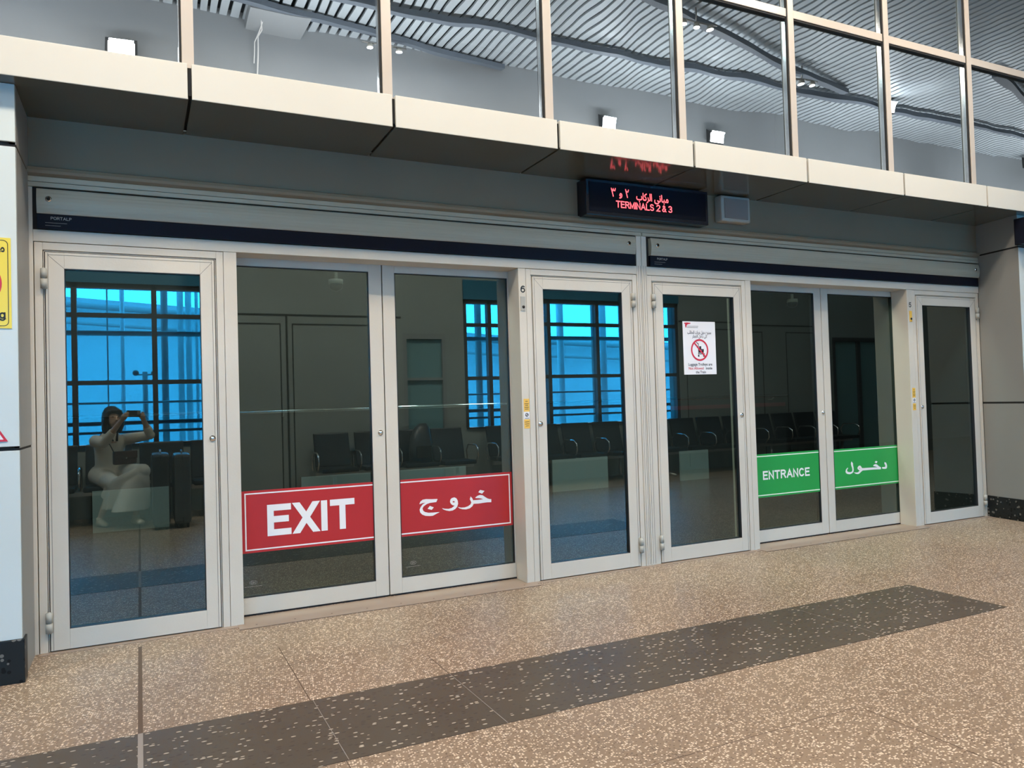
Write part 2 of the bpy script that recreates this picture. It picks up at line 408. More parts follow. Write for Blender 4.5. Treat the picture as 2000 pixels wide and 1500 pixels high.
# ceiling: void, metal slats, beams
MB().box(X0, X1, YB-.3, 8.4, CEIL_Z+.08, CEIL_Z+.2).build('ceiling', M['ceil_dark'], kind='structure')
mb = MB(); x = X0
while x < X1:
    mb.box(x, x+.088, YB, -.40, CEIL_Z, CEIL_Z+.03); x += .128
mb.build('ceiling_slats', M['ceil'], kind='structure')
MB().box(X0, X1, -.36, 8.4, CEIL_Z, CEIL_Z+.05).build('ceiling_beyond', M['wall'], kind='structure')
def beam(p, q, wd=.09, h=.07, name='ceiling_beam', sag=.1):
    mb = MB(); a, b = Vector(p), Vector(q); N = 12
    d = (b-a); d.z = 0; d.normalize(); n = Vector((-d.y, d.x, 0))*wd/2; vs = []
    for i in range(N+1):
        t = i/N; c = a.lerp(b, t); c.z = CEIL_Z-.03-sag*(1-(2*t-1)**2)
        vs += [c-n, c+n, c+n-Vector((0, 0, h)), c-n-Vector((0, 0, h))]
    fs = []
    for i in range(N):
        for k in range(4): fs.append((4*i+k, 4*i+(k+1) % 4, 4*i+4+(k+1) % 4, 4*i+4+k))
    fs += [(3, 2, 1, 0), (4*N, 4*N+1, 4*N+2, 4*N+3)]
    mb.add(vs, fs); return mb.build(name, M['beam'], kind='structure')
beam((-2.5, -4.70, 0), (9.2, -4.70, 0), sag=.0); beam((9.2, -4.70, 0), (20, -4.6, 0), sag=.03)
beam((.9, -5.05, 0), (5.2, -5.74, 0), sag=.0); beam((5.6, -3.2, 0), (10.6, -4.5, 0), sag=.05)
beam((12.2, -3.1, 0), (16.5, -4.4, 0), sag=.05)

# back wall of the hall, with its two window bays (mirrored in the door glass)
BAYS = [(-3.1, 1.55, [-2.0, -1.1, -.2, .68]), (5.0, 8.86, [5.45, 6.33, 7.23, 8.13])]
SILL, HEAD = .86, 2.86
GD = (4.02, 4.70)     # glazed door in the back wall
mb = MB()
MB().box(X0, X1, YB-.3, YB, 3.4, CEIL_Z+.08).build('wall_back_upper', M['wall'], kind='structure')
mb.box(X0, X1, YB-.3, YB, HEAD, 3.4)
mb.box(X0, -3.1, YB-.3, YB, 0, HEAD)
mb.box(1.55, GD[0], YB-.3, YB, 0, HEAD).box(GD[1], 5.0, YB-.3, YB, 0, HEAD).box(*GD, YB-.3, YB, 2.32, HEAD)
mb.box(8.86, 12.9, YB-.3, YB, 0, HEAD).box(12.9, 14.4, YB-.3, YB, 2.35, HEAD).box(14.4, 15.6, YB-.3, YB, 0, HEAD).box(15.6, 16.6, YB-.3, YB, 2.3, HEAD).box(16.6, X1, YB-.3, YB, 0, HEAD)
for a, b, _ in BAYS: mb.box(a, b, YB-.3, YB, 0, SILL)
wb = mb.build('wall_back', M['dwall'], kind='structure')
mb = MB()
for x0, x1 in ((1.62, 2.27), (2.42, 3.9), (9.0, 11.07), (11.66, 12.8)):
    for a, b, c, d in ((x0, x1, 2.42, 2.44), (x0, x0+.015, .05, 2.42), (x1-.015, x1, .05, 2.42)):
        mb.box(a, b, YB-.001, YB+.004, c, d)
mb.box(1.55, 4.0, YB, YB+.006, 2.545, 2.57).box(8.86, 12.8, YB, YB+.006, 2.545, 2.57)
mb.box(2.335, 2.36, YB, YB+.01, 0, 2.545)
mb.build('wall_groove', M['groove'], wb)
MB().box(-3.1, 1.55, YB-.02, YB+.03, SILL, SILL+.025).box(5.0, 8.86, YB-.02, YB+.03, SILL, SILL+.025).build('window_sill', M['frame_dark'], wb)
for wi, (a, b, ms) in enumerate(BAYS):
    MB().box(a, b, YB, YB+.02, HEAD, HEAD+.3).build('spandrel', M['spandrel'], wb)
    w_ = empty('window_%d' % (2+wi), ((a+b)/2, YB-.1, SILL), kind='structure')
    xs = [a]+ms+[b]; zs = [SILL+.025, 1.64, 2.47, HEAD]
    for x in [a+.03]+ms+[b-.03]:
        MB().box(x-.03, x+.03, YB-.12, YB-.02, SILL+.02, HEAD).build('mullion', M['frame_dark'], w_)
    for z in (1.64, 2.47):
        MB().box(a, b, YB-.11, YB-.03, z-.027, z+.027).build('transom', M['frame_dark'], w_)
    MB().box(a, b, YB-.12, YB-.02, HEAD-.06, HEAD).build('transom', M['frame_dark'], w_)
    for i in range(len(xs)-1):
        for j in range(3):
            MB().box(xs[i]+.005, xs[i+1]-.005, YB-.085, YB-.079, zs[j], zs[j+1], 0).build('pane', BLUE, w_)
            me = w_.children[-1].data
    for ch in w_.children:
        if ch.name.startswith('pane'):
            # one tinting face only, the other faces clear
            ch.data.materials.append(GBACK)
            for p in ch.data.polygons: p.material_index = 0 if p.normal.y > .5 else 1
# glazed door in the back wall
MB().box(-40, 60, -8.6, YB-.3, 3.42, 3.5).build('sky_blocker', M['ext_g'], kind='structure')  # unseen slab added to keep high sky light out of the hall
d = empty('door_9', ((GD[0]+GD[1])/2, YB-.05, 0), kind='structure')
MB().box(GD[0], GD[0]+.06, YB-.1, YB, 0, 2.32).box(GD[1]-.06, GD[1], YB-.1, YB, 0, 2.32).box(GD[0]+.06, GD[1]-.06, YB-.1, YB, 2.24, 2.32).box(GD[0]+.06, GD[1]-.06, YB-.1, YB, 0, .1).box(GD[0]+.06, GD[1]-.06, YB-.1, YB, 1.62, 1.66).build('door_frame', M['ext_g'], d)
MB().box(GD[0]+.06, GD[1]-.06, YB-.06, YB-.05, .1, 2.24).build('pane', M['teal'], d)
d = empty('door_10', (13.65, YB-.05, 0), kind='structure')
MB().box(12.9, 12.98, YB-.1, YB, 0, 2.35).box(14.32, 14.4, YB-.1, YB, 0, 2.35).box(12.98, 14.32, YB-.1, YB, 2.27, 2.35).box(13.61, 13.69, YB-.1, YB, 0, 2.27).build('door_frame', M['frame_dark'], d)
MB().box(12.98, 13.61, YB-.06, YB-.05, 0, 2.27).box(13.69, 14.32, YB-.06, YB-.05, 0, 2.27).build('pane', M['teal'], d)
d = empty('door_11', (16.1, YB-.05, 0), kind='structure')
MB().box(15.6, 15.67, YB-.1, YB, 0, 2.3).box(16.53, 16.6, YB-.1, YB, 0, 2.3).box(15.67, 16.53, YB-.1, YB, 2.23, 2.3).box(15.67, 16.53, YB-.1, YB, .95, 1.02).build('door_frame', M['ext_g'], d)
MB().box(15.67, 16.53, YB-.06, YB-.05, 0, 2.23).build('pane', M['teal'], d)
MB().box(X0-.1, X0, YB-.3, 8.4, 0, CEIL_Z+.1).build('wall_west', M['wall'], kind='structure')
MB().box(X1, X1+.1, YB-.3, 8.4, 0, CEIL_Z+.1).build('wall_east', M['wall'], kind='structure')

# outside the blue windows
MB().box(-40, 60, -46, YB-.3, -.3, -.1).build('ground_outside', M['ext_w'], kind='structure')
def thing(name, loc, label, cat, group=None): return empty(name, loc, label, cat, group)
tb = thing('terminal_building', (0, -20, -.1), 'pale terminal building with sloping roof edge outside the blue windows', 'building')
mb = MB()
vs = []
for x, z in ((-40, 5.6), (-6, 4.9), (4, 4.25), (12, 3.7), (24, 3.3), (60, 3.2)): vs.append((x, z))
for (xa, za), (xb, zb) in zip(vs, vs[1:]):
    mb.add([(xa,-20,-.1),(xb,-20,-.1),(xb,-20,zb),(xa,-20,za),(xa,-21,-.1),(xb,-21,-.1),(xb,-21,zb),(xa,-21,za)],
           [(0,3,2,1),(4,5,6,7),(3,7,6,2),(0,4,7,3),(1,2,6,5)])
mb.build('wall', M['ext_w'], tb)
mb = MB()
for (xa, za), (xb, zb) in zip(vs, vs[1:]):
    mb.tube([(xa, -19.7, za-.25), (xb, -19.7, zb-.25)], .09, 6); mb.tube([(xa, -19.7, za-.75), (xb, -19.7, zb-.75)], .05, 6)
mb.build('roof_edge', M['ext_g'], tb)
for x, r, mm, lab in ((-.9, .05, 'col_w', 'white steel column outside, leftmost in the left window bay'), (.04, .012, 'ext_g', 'thin grey pole outside, left of the seated person'),
        (.26, .035, 'col_w', 'slim white column outside, directly behind the seated person'), (.90, .055, 'ext_g', 'thick grey column outside, beside the right mullion of the left bay'),
        (1.15, .05, 'col_w', 'white column outside, first of the cluster at the right edge of the left bay'), (1.28, .05, 'col_w', 'white column outside, second of the cluster at the right edge of the left bay'),
        (1.41, .028, 'col_w', 'slim white column outside, last of the cluster at the right edge of the left bay'), (6.85, .07, 'ext_g', 'grey column outside, leftmost in the right window bay'),
        (8.62, .075, 'col_w', 'white column outside, near the middle of the right window bay'), (9.45, .05, 'ext_g', 'grey column outside, right of the middle white one'),
        (9.69, .08, 'col_w', 'thick white column outside, right part of the right bay'), (10.14, .02, 'ext_g', 'thin grey pole outside, in the right part of the right bay'), (12.4, .07, 'col_w', 'white column outside, rightmost of all')):
    MB().tube([(x, -9.5, -.1), (x, -9.5, 7.0)], r, 14).build('steel_column', M[mm], label=lab, cat='column')
lp = thing('lamp_post', (.59, -9.5, -.1), 'short lamp post with two small heads outside the left window bay', 'lamp')
MB().tube([(.59, -9.5, -.1), (.59, -9.5, 1.95)], [.05, .04], 12).build('post', M['ext_g'], lp)
MB().tube([(.45, -9.5, 1.9), (.73, -9.5, 1.9)], .012, 8).build('arm', M['ext_g'], lp)
for sx in (-.14, .14): MB().ball((.59+sx, -9.5, 1.93), .05).build('lamp_head', M['frame_dark'], lp)
MB().tube([(-6, -8.2, 2.47), (22, -8.2, 2.47)], .04, 8).tube([(-6, -8.2, 1.42), (22, -8.2, 1.42)], .018, 8).build('outdoor_railing', M['ext_g'],
    label='horizontal steel pipes running outside the blue windows', cat='railing')
MB().tube([(-6, -7.6, 1.12), (22, -7.6, 1.12)], .03, 8).tube([(-6, -7.6, .99), (22, -7.6, .99)], .02, 8).build('low_railing', M['frame_dark'],
    label='low dark handrail just outside the blue windows', cat='railing')

# ---------------------------------------------------------------- beyond the doors
YF = 4.55
MB().box(X0, X1, .20, 8.4, -.1, 0).build('floor_beyond', M['pit'], kind='structure')
wf = MB().box(X0, 9.95, YF, YF+.2, 0, CEIL_Z).box(9.75, 9.95, YF+.2, 8.2, 0, CEIL_Z).box(9.95, X1, 8.2, 8.4, 0, CEIL_Z).box(X0, 9.75, 8.2, 8.4, 0, CEIL_Z).build('wall_far', M['dark'], kind='structure')
for a, b in ((.03, .77), (2.2, 4.3), (5.58, 6.48), (7.77, 8.30)):
    MB().box(a, b, YF-.03, YF, .0, .44).build('low_panel', M['panel'], wf)
MB().box(6.9, 9.93, YF-.02, YF, 1.06, 1.12).build('stripe', M['maroon'], wf)
rl = thing('handrail', (4.5, YF-.12, 1.23), 'long chrome handrail along the dark wall seen through the doors', 'handrail')
MB().tube([(-4, YF-.12, 1.23), (9.87, YF-.12, 1.23)], .027, 12).build('rail', M['chrome'], rl)
for x in (-2, 2.0, 4.95, 9.6):
    MB().tube([(x, YF-.12, 1.215), (x, YF-.06, 1.17), (x, YF, 1.17)], .01, 8).build('bracket', M['steel'], rl)
lc = [(2.45, 3.6, 2.9, 'above the exit doors'), (9.2, 3.6, 2.9, 'above the entrance doors')]
MB().box(1.0, 4.2, 3.3, 3.9, 2.98, 3.06).box(8.2, 10.4, 3.3, 3.9, 2.98, 3.06).box(1.0, 10.4, 3.88, YF, 2.98, 3.06).build('soffit_beyond', M['dark'], kind='structure')
for x, y, z, s in lc:
    c = thing('security_camera', (x, y, 2.6), 'small dome security camera hanging in the dark space %s' % s, 'camera')
    MB().tube([(x, y, 2.98), (x, y, 2.62)], .022, 10).build('stem', M['spk'], c)
    MB().ball((x, y, 2.58), (.075, .075, .06)).build('dome', M['black'], c)
    MB().tube([(x, y, 2.60), (x, y, 2.65)], .078, 18).build('collar', M['spk'], c)
f = thing('downlight', (2.5, 3.4, 2.9), 'small round lamp glowing behind the left exit door', 'lamp')
MB().tube([(2.5, 3.4, 2.9), (2.5, 3.4, 2.98)], .06, 16).build('housing', M['spk'], f)
MB().tube([(2.5, 3.4, 2.895), (2.5, 3.4, 2.9)], .04, 16).build('lens', M['spot'], f)
for x in (1.5, 5.5, 9.0):  # unseen lamps added beyond the doors to brighten handrail and far wall
    l = bpy.data.lights.new('track_fill_light', 'AREA'); l.size = 1.2; l.energy = 190; l.color = (.85, 1, .95)
    o = bpy.data.objects.new('track_fill_light', l); COL.objects.link(o); o.location = (x, 2.2, 5.9)
    tub = thing('added_track_lamp', (x, 2.2, 5.93), 'unseen lamp added high above the track to brighten the handrail, %s' % {1.5: 'left', 5.5: 'middle', 9.0: 'right'}[x], 'lamp')
    MB().box(x-.62, x+.62, 2.1, 2.3, 5.93, CEIL_Z).build('housing', M['spk'], tub)

# ---------------------------------------------------------------- doors
def frame_ring(mb, x0, x1, z0, z1, wl_, wr, wt, wb_, y0, y1, mi=0, b=.002):
    mb.bbox(x0, x0+wl_, y0, y1, z0, z1, b, mi); mb.bbox(x1-wr, x1, y0, y1, z0, z1, b, mi)
    mb.bbox(x0+wl_, x1-wr, y0, y1, z1-wt, z1, b, mi); mb.bbox(x0+wl_, x1-wr, y0, y1, z0, z0+wb_, b, mi)
def glass_pane(parent, x0, x1, y, z0, z1, mt=GLASS):
    mb = MB().box(x0, x1, y, y+.010, z0, z1, 1, front=0)
    return mb.build('glass_pane', [mt, GBACK], parent)
DZ = 2.184
def lockdot(x, y, z, parent):
    mb = MB().tube([(x, y, z), (x, y-.006, z)], .017, 18)
    mb.tube([(x, y-.006, z), (x, y-.010, z)], [.011, .009], 14)
    mb.build('lock', M['chrome'], parent)
def swing_door(n, x0, x1, hinge, lockx, where):
    d = empty('door_%d' % n, ((x0+x1)/2, .02, 0), where, 'door', kind='structure')
    j = MB()
    # fixed jamb with a stepped profile round the leaf
    for k, (a, y0) in enumerate(((0, .000), (.016, .006))):
        pass
    j.bbox(x0+.002, x0+.040, .000, .09, 0, DZ-.003, .002); j.bbox(x1-.040, x1-.002, .000, .09, 0, DZ-.003, .002)
    j.bbox(x0+.040, x1-.040, .000, .09, DZ-.043, DZ-.003, .002)
    j.build('jamb', M['alu'], d)
    g = MB().box(x0+.036, x0+.062, .016, .085, 0, DZ-.04).box(x1-.062, x1-.036, .016, .085, 0, DZ-.04).box(x0+.06, x1-.06, .016, .085, DZ-.062, DZ-.04)
    g.build('seal', M['alu_dark'], d)
    r = MB().box(x0+.043, x0+.047, .006, .03, .003, DZ-.046).box(x1-.047, x1-.043, .006, .03, .003, DZ-.046).box(x0+.043, x1-.043, .006, .03, DZ-.05, DZ-.046)
    r.build('rebate', M['alu'], d)
    a, b = x0+.052, x1-.052
    gx0, gx1 = x0+.140, x1-.128
    if hinge == 'R': gx0, gx1 = x0+.133, x1-.140
    lf = MB()
    frame_ring(lf, a, b, .008, DZ-.055, gx0-a, b-gx1, DZ-.055-2.043, .106, -.002, .05)
    leaf = lf.build('leaf_frame', M['alu'], d)
    # shallow line where the leaf's edge profile steps, mitre lines in the top corners
    s = MB()
    for xx in (a+.012, b-.014): s.box(xx, xx+.0018, -.0026, -.001, .01, DZ-.06)
    s.box(a+.012, b-.012, -.0026, -.001, DZ-.070, DZ-.0682)
    for (p, q) in (((gx0, 2.043), (a+.012, DZ-.07)), ((gx1, 2.043), (b-.012, DZ-.07))):
        s.ribbon([p, q], .0016, -.0026, cap=0)
    s.build('profile_line', M['groove'], leaf)
    gk = MB(); frame_ring(gk, gx0-.002, gx1+.002, .112, 2.045, .005, .005, .005, .005, -.0005, .053, 0, .0005)  # black seal deepened to blot out light on the leaf's inner edge
    gk.build('gasket', M['black'], d)
    glass_pane(d, gx0, gx1, .018, .114, 2.043)
    hx = x0+.046 if hinge == 'L' else x1-.046
    for z in (.16, 1.985):
        h = MB()
        h.tube([(hx, -.014, z-.052), (hx, -.014, z-.003)], .0165, 14); h.tube([(hx, -.014, z+.003), (hx, -.014, z+.052)], .0165, 14)
        h.tube([(hx, -.014, z-.056), (hx, -.014, z+.056)], .009, 10); h.box(hx-.004, hx+.004, -.012, .004, z-.05, z+.05)
        h.build('hinge', M['spk'], d)
    lockdot(lockx, -.002, 1.094, d)
    return d
swing_door(1, 0.0, .949, 'L', .87, 'narrow hinged glass door at the left end, left of the red exit sign')
swing_door(4, 2.935, 3.874, 'R', 3.016, 'narrow hinged glass door right of the number 6, reflecting the blue windows')
swing_door(5, 3.968, 4.937, 'L', 4.848, 'narrow hinged glass door carrying the white luggage trolley poster')
swing_door(8, 6.957, 7.928, 'R', 7.03, 'narrow hinged glass door at the right end beside the grey return wall')
def slide_leaf(n, x0, x1, sl, sr, lockx, where):
    d = empty('door_%d' % n, ((x0+x1)/2, .19, 0), where, 'door', kind='structure')
    f_ = MB(); frame_ring(f_, x0, x1, .012, 2.24, sl, sr, 2.24-2.135, .103, .17, .215)
    f_.build('leaf_frame', M['alu'], d)
    glass_pane(d, x0+sl, x1-sr, .180, .115, 2.135)
    gk = MB(); frame_ring(gk, x0+sl-.001, x1-sr+.001, .113, 2.137, .005, .005, .005, .005, .169, .218, 0, .0005)  # seal carried back so the frame's inner edge stays black, not lit
    gk.build('gasket', M['black'], d)
    if lockx: lockdot(lockx, .17, 1.077, d)
    MB().box(x0+.01, x1-.01, .18, .20, 0, .012).build('bottom_brush', M['black'], d)
    if n in (2, 3):   # faint maker's mark at the foot of the glass
        cx = (1.10 if n == 2 else 2.12); m = MB()
        m.ribbon(arc(cx, .20, .022, .012, 0, 360, 14), .0015, .1795); text(m, 'GN', cx-.014, .192, .016, .1795, .12)
        m.ribbon([(cx-.05, .176), (cx+.05, .176)], .002, .1795); m.build('etched_mark', M['spk_g'], d)
    return d
slide_leaf(2, .96, 1.948, .045, .088, 1.916, 'left sliding glass door leaf with the red EXIT panel')
slide_leaf(3, 1.955, 2.945, .083, .075, None, 'right sliding glass door leaf with the red Arabic exit panel')
slide_leaf(6, 4.93, 5.966, .045, .085, 5.945, 'left sliding glass door leaf with the green ENTRANCE panel')
slide_leaf(7, 5.973, 6.995, .083, .06, None, 'right sliding glass door leaf with the green Arabic entrance panel')
MB().box(1.9455, 1.9575, .185, .21, .012, 2.24).box(5.964, 5.975, .185, .21, .012, 2.24).build('trim_5', M['alu_dark'], kind='structure')

# door frame: posts, head rail, boxed gear cover
fr = empty('trim_6', (3.96, 0, 0), kind='structure')
for a, b in ((.949, 1.022), (2.878, 2.935), (4.937, 4.995), (6.886, 6.957)):
    MB().bbox(a, b, -.001, .165, 0, DZ, .003).build('post', M['alu'], fr)
MB().bbox(3.874, 3.918, -.006, .12, 0, 2.53, .004).build('post', M['alu'], fr)
MB().bbox(3.922, 3.968, -.006, .12, 0, 2.53, .004).build('post', M['alu'], fr)
MB().box(3.915, 3.925, .004, .1, 0, 2.5).build('gap', M['alu_dark'], fr)
mb = MB()
for xx in (3.886, 3.905, 3.936, 3.956): mb.box(xx, xx+.002, -.0068, -.005, .01, 2.25)
mb.build('profile_line', M['groove'], fr)
MB().bbox(-.035, -.002, -.004, .1, 0, 2.53, .003).build('post', M['alu'], fr)
for a, b in ((-.002, 3.874), (3.968, 7.93)):
    MB().bbox(a, b, -.004, .165, DZ, 2.248, .003).build('head_rail', M['alu'], fr)
    MB().box(a, b, .0, .2, 2.248, 2.52).build('gear_box', M['alu_dark'], fr)
    c = MB(); N = 14; prof = []
    for k in range(N+1):     # gently curved extrusion with fine ribs
        t = k/N; prof.append((-.030-.012*math.sin(t*math.pi)-(.0007 if k % 2 else 0), 2.33+.132*t))
    a2, b2 = a+.022, b-.025
    vs = [(xx, y, z) for y, z in prof for xx in (a2, b2)]
    fs = [(2*k, 2*k+1, 2*k+3, 2*k+2) for k in range(N)]
    n0 = len(vs); vs += [(a2, .0, 2.33), (a2, .0, 2.462), (b2, .0, 2.33), (b2, .0, 2.462)]
    fs += [tuple([2*k for k in range(N+1)]+[n0+1, n0]), tuple([2*k+1 for k in range(N, -1, -1)]+[n0+2, n0+3]), (0, n0, n0+2, 1), (2*N, 2*N+1, n0+3, n0+1)]
    c.add(vs, fs); cov = c.build('cover', M['alu2'], fr)
    for sx in (a+.078, b-.088):
        MB().tube([(sx, -.042, 2.405), (sx, -.047, 2.405)], .015, 18).build('screw', M['chrome'], cov)
        MB().tube([(sx, -.047, 2.405), (sx, -.0485, 2.405)], .009, 12).build('screw_recess', M['alu_dark'], cov)
    st = MB().box(a2, b2, -.022, .0, 2.250, 2.330).build('black_strip', M['navy'], fr)
    t_ = MB(); text(t_, 'PORTALP', a+.085, 2.300, .016, -.0225, .13, gap=.24)
    t_.ribbon([(a+.06, 2.283), (a+.16, 2.283)], .0015, -.0225, 0); t_.ribbon([(a+.06, 2.268), (a+.13, 2.268)], .0015, -.0225, 0)
    t_.build('maker_lettering', M['spk'], st)
MB().bbox(-.035, 3.915, -.018, .06, 2.475, 2.500, .003).bbox(3.925, 7.93, -.018, .06, 2.475, 2.500, .003).bbox(-.035, 7.93, -.012, .06, 2.503, 2.532, .003).build('top_rail', M['alu2'], fr)
mb = MB(); prof = [(-.006, 2.532), (-.030, 2.545), (-.034, 2.560), (-.026, 2.578), (.0, 2.588)]
mb.add([(xx, y, z) for y, z in prof for xx in (-.035, 7.93)], [(2*k, 2*k+1, 2*k+3, 2*k+2) for k in range(4)]+[(0, 8, 9, 1)])
mb.build('cap_moulding', M['bulk'], fr)

# bulkhead, soffit and fascia
MB().box(-1.2, 8.3, .0, .25, 2.55, 2.87).build('wall_bulkhead', M['bulk'], kind='structure')
MB().box(-8, -1.2, .0, .25, 0, 3.0).box(9.6, X1, .0, .25, 0, 3.0).build('wall_front', M['wall'], kind='structure')
FX = [.752+1.0835*k for k in range(-8, 22)]
fa = empty('wall_fascia', (4, -.3, 2.85), kind='structure')
MB().box(X0, X1, -.535, .0, 2.875, 3.02).build('core', M['alu_dark'], fa)
for a, b in zip(FX, FX[1:]):
    p = MB().bbox(a+.010, b-.010, -.555, -.535, 2.85, 3.035, .003).box(a+.010, b-.010, -.535, -.45, 3.022, 3.035).build('fascia_panel', M['fascia'], fa)
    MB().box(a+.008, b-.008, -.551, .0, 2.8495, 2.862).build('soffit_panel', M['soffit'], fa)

# upper glazing over the fascia
w1 = empty('window_1', (4, -.42, 3.0), kind='structure')
for x in FX:
    MB().bbox(x-.030, x+.030, -.445, -.36, 3.0, CEIL_Z, .003).build('mullion', M['mull'], w1)
    MB().box(x-.040, x-.030, -.438, -.395, 3.03, CEIL_Z).build('mullion_edge', M['alu_dark'], w1)
    MB().box(x-.044, x-.040, -.425, -.395, 3.03, CEIL_Z).build('mullion_edge', M['chrome'], w1)
for z in (4.205, 5.38):
    for a, b in zip(FX, FX[1:]): MB().bbox(a+.030, b-.030, -.437, -.36, z-.032, z+.032, .003).build('transom', M['mull'], w1); MB().box(a+.03, b-.04, -.43, -.395, z-.046, z-.032).build('transom_gasket', M['alu_dark'], w1)
for a, b in zip(FX, FX[1:]):
    for z0, z1 in ((3.0, 4.173), (4.237, 5.348), (5.412, CEIL_Z)):
        MB().box(a+.030, b-.030, -.405, -.395, z0, z1, 1, front=0).build('pane', [UGLASS, GBACK], w1)
MB().box(X0, X1, -.43, .25, 3.0, 3.02).build('ledge', M['wall'], w1)

# side pillars
def pillar(name, xs, xl, side_poly, marks):
    p = empty(name, ((xs+xl)/2, -.2, 0), kind='structure')
    return p
p = empty('wall_left', (-.6, -.2, 0), kind='structure')
for z0, z1 in ((.205, 1.092), (1.112, 2.545), (2.570, 2.848)):
    MB().bbox(-1.2, -.022, -.450, -.436, z0, z1, .002).build('wall_panel', M['pillar'], p)
MB().box(-1.2, -.024, -.436, .0, .2, 2.848).build('wall_core', M['alu_dark'], p)
for z0, z1 in ((.0, 1.092), (1.104, 2.545), (2.560, 2.848)):
    MB().box(-.05, -.020, -.436, -.0, max(z0, .0), z1).build('side_panel', M['pillar_side'], p)
MB().bbox(-1.2, -.012, -.458, -.36, 0, .204, .003).build('baseboard_left', M['granite'], p)
p = empty('wall_right', (8.7, -.2, 0), kind='structure')
def rprism(z0, z1, off=0, x_far=9.6, yb=.0):
    pts = [(7.932-off, yb), (7.842-off, -.450-off), (x_far, -.450-off), (x_far, yb)]
    vs = [(x, y, z0) for x, y in pts]+[(x, y, z1) for x, y in pts]
    return vs, [(3, 2, 1, 0), (4, 5, 6, 7), (0, 1, 5, 4), (1, 2, 6, 5), (2, 3, 7, 6), (3, 0, 4, 7)]
MB().add(*rprism(.0, 2.848, -.006)).build('wall_core', M['alu_dark'], p)
for z0, z1 in ((.205, 1.098), (1.116, 2.545), (2.562, 2.848)):
    vs, fs = rprism(z0, z1)
    mb = MB().add(vs, fs)
    for i, f in enumerate(mb.f): mb.m[i] = 1 if i == 2 else 0
    mb.build('wall_panel', [M['pillar'], M['pillar_side']], p)
MB().add(*rprism(.0, .204, .006)).build('baseboard_right', M['granite'], p)
# pier and hanging cable high on the back wall
MB().box(1.75, 2.42, YB, YB+.55, 5.93, CEIL_Z).build('wall_pier', M['wall'], kind='structure')
MB().tube([(1.86, YB+.02, 5.25), (1.87, YB+.06, 5.6), (1.88, YB+.05, 5.85), (1.93, YB+.08, 5.93), (1.86, YB+.56, 5.95), (1.90, YB+.6, 6.0), (1.93, YB+.58, CEIL_Z)], .010, 8).tube([(1.82, YB+.03, 5.5), (1.83, YB+.07, 5.75), (1.90, YB+.08, 5.91), (1.95, YB+.6, 5.98)], .007, 8).build(
    'hanging_cable', M['white'], label='white cable hanging in a loose knot high on the hall wall', cat='cable')
GLYPH_EXIT = [[(2.5802, 0.5969), (2.598, 0.6083), (2.6156, 0.6123), (2.6365, 0.6084), (2.6571, 0.5939), (2.6744, 0.5829), (2.6901, 0.5774), (2.7017, 0.5765), (2.7011, 0.5549), (2.67, 0.5566), (2.6383, 0.5554), (2.6032, 0.5535), (2.5668, 0.555), (2.562, 0.5682), (2.5658, 0.5799), (2.5971, 0.5796), (2.6391, 0.5803), (2.6253, 0.5869), (2.6079, 0.5905), (2.5836, 0.5925)], [(2.5459, 0.6077), (2.5576, 0.594), (2.5641, 0.5807), (2.5668, 0.555), (2.5576, 0.5399), (2.5364, 0.5258), (2.5088, 0.5213), (2.4815, 0.5249), (2.4612, 0.5324), (2.4479, 0.543), (2.4716, 0.5371), (2.4989, 0.536), (2.5231, 0.5412), (2.5424, 0.5523), (2.5498, 0.566), (2.5433, 0.5808), (2.5391, 0.5891)], [(2.4245, 0.6111), (2.4396, 0.6036), (2.4492, 0.587), (2.4513, 0.5648), (2.4446, 0.5464), (2.4306, 0.5319), (2.41, 0.5227), (2.3863, 0.5207), (2.363, 0.5268), (2.3432, 0.5348), (2.3318, 0.5452), (2.3533, 0.5396), (2.3801, 0.5363), (2.4038, 0.5405), (2.4176, 0.5494), (2.4262, 0.5543), (2.4111, 0.5581), (2.3979, 0.5693), (2.3922, 0.5823), (2.3954, 0.5978), (2.4058, 0.6079)], [(2.4187, 0.5864), (2.427, 0.5826), (2.4252, 0.5764), (2.415, 0.5766), (2.4101, 0.5824)], [(2.1717, 0.5853), (2.1803, 0.6031), (2.1969, 0.6141), (2.2198, 0.6159), (2.2591, 0.6121), (2.3004, 0.6102), (2.302, 0.607), (2.2932, 0.5906), (2.2783, 0.5893), (2.2486, 0.5881), (2.2254, 0.5823), (2.2021, 0.5688), (2.1936, 0.5557), (2.1981, 0.5398), (2.2108, 0.5295), (2.2368, 0.5225), (2.2697, 0.5211), (2.3161, 0.5207), (2.2959, 0.5125), (2.2658, 0.4997), (2.2427, 0.4997), (2.2133, 0.5039), (2.1908, 0.5143), (2.1766, 0.5294), (2.1729, 0.5482), (2.1809, 0.566), (2.196, 0.5832), (2.2159, 0.5924), (2.1963, 0.591)], [(2.2463, 0.5681), (2.274, 0.5555), (2.2587, 0.5401), (2.2294, 0.5495)], [(2.6184, 0.6473), (2.6514, 0.6377), (2.6333, 0.6192), (2.604, 0.6318)]]
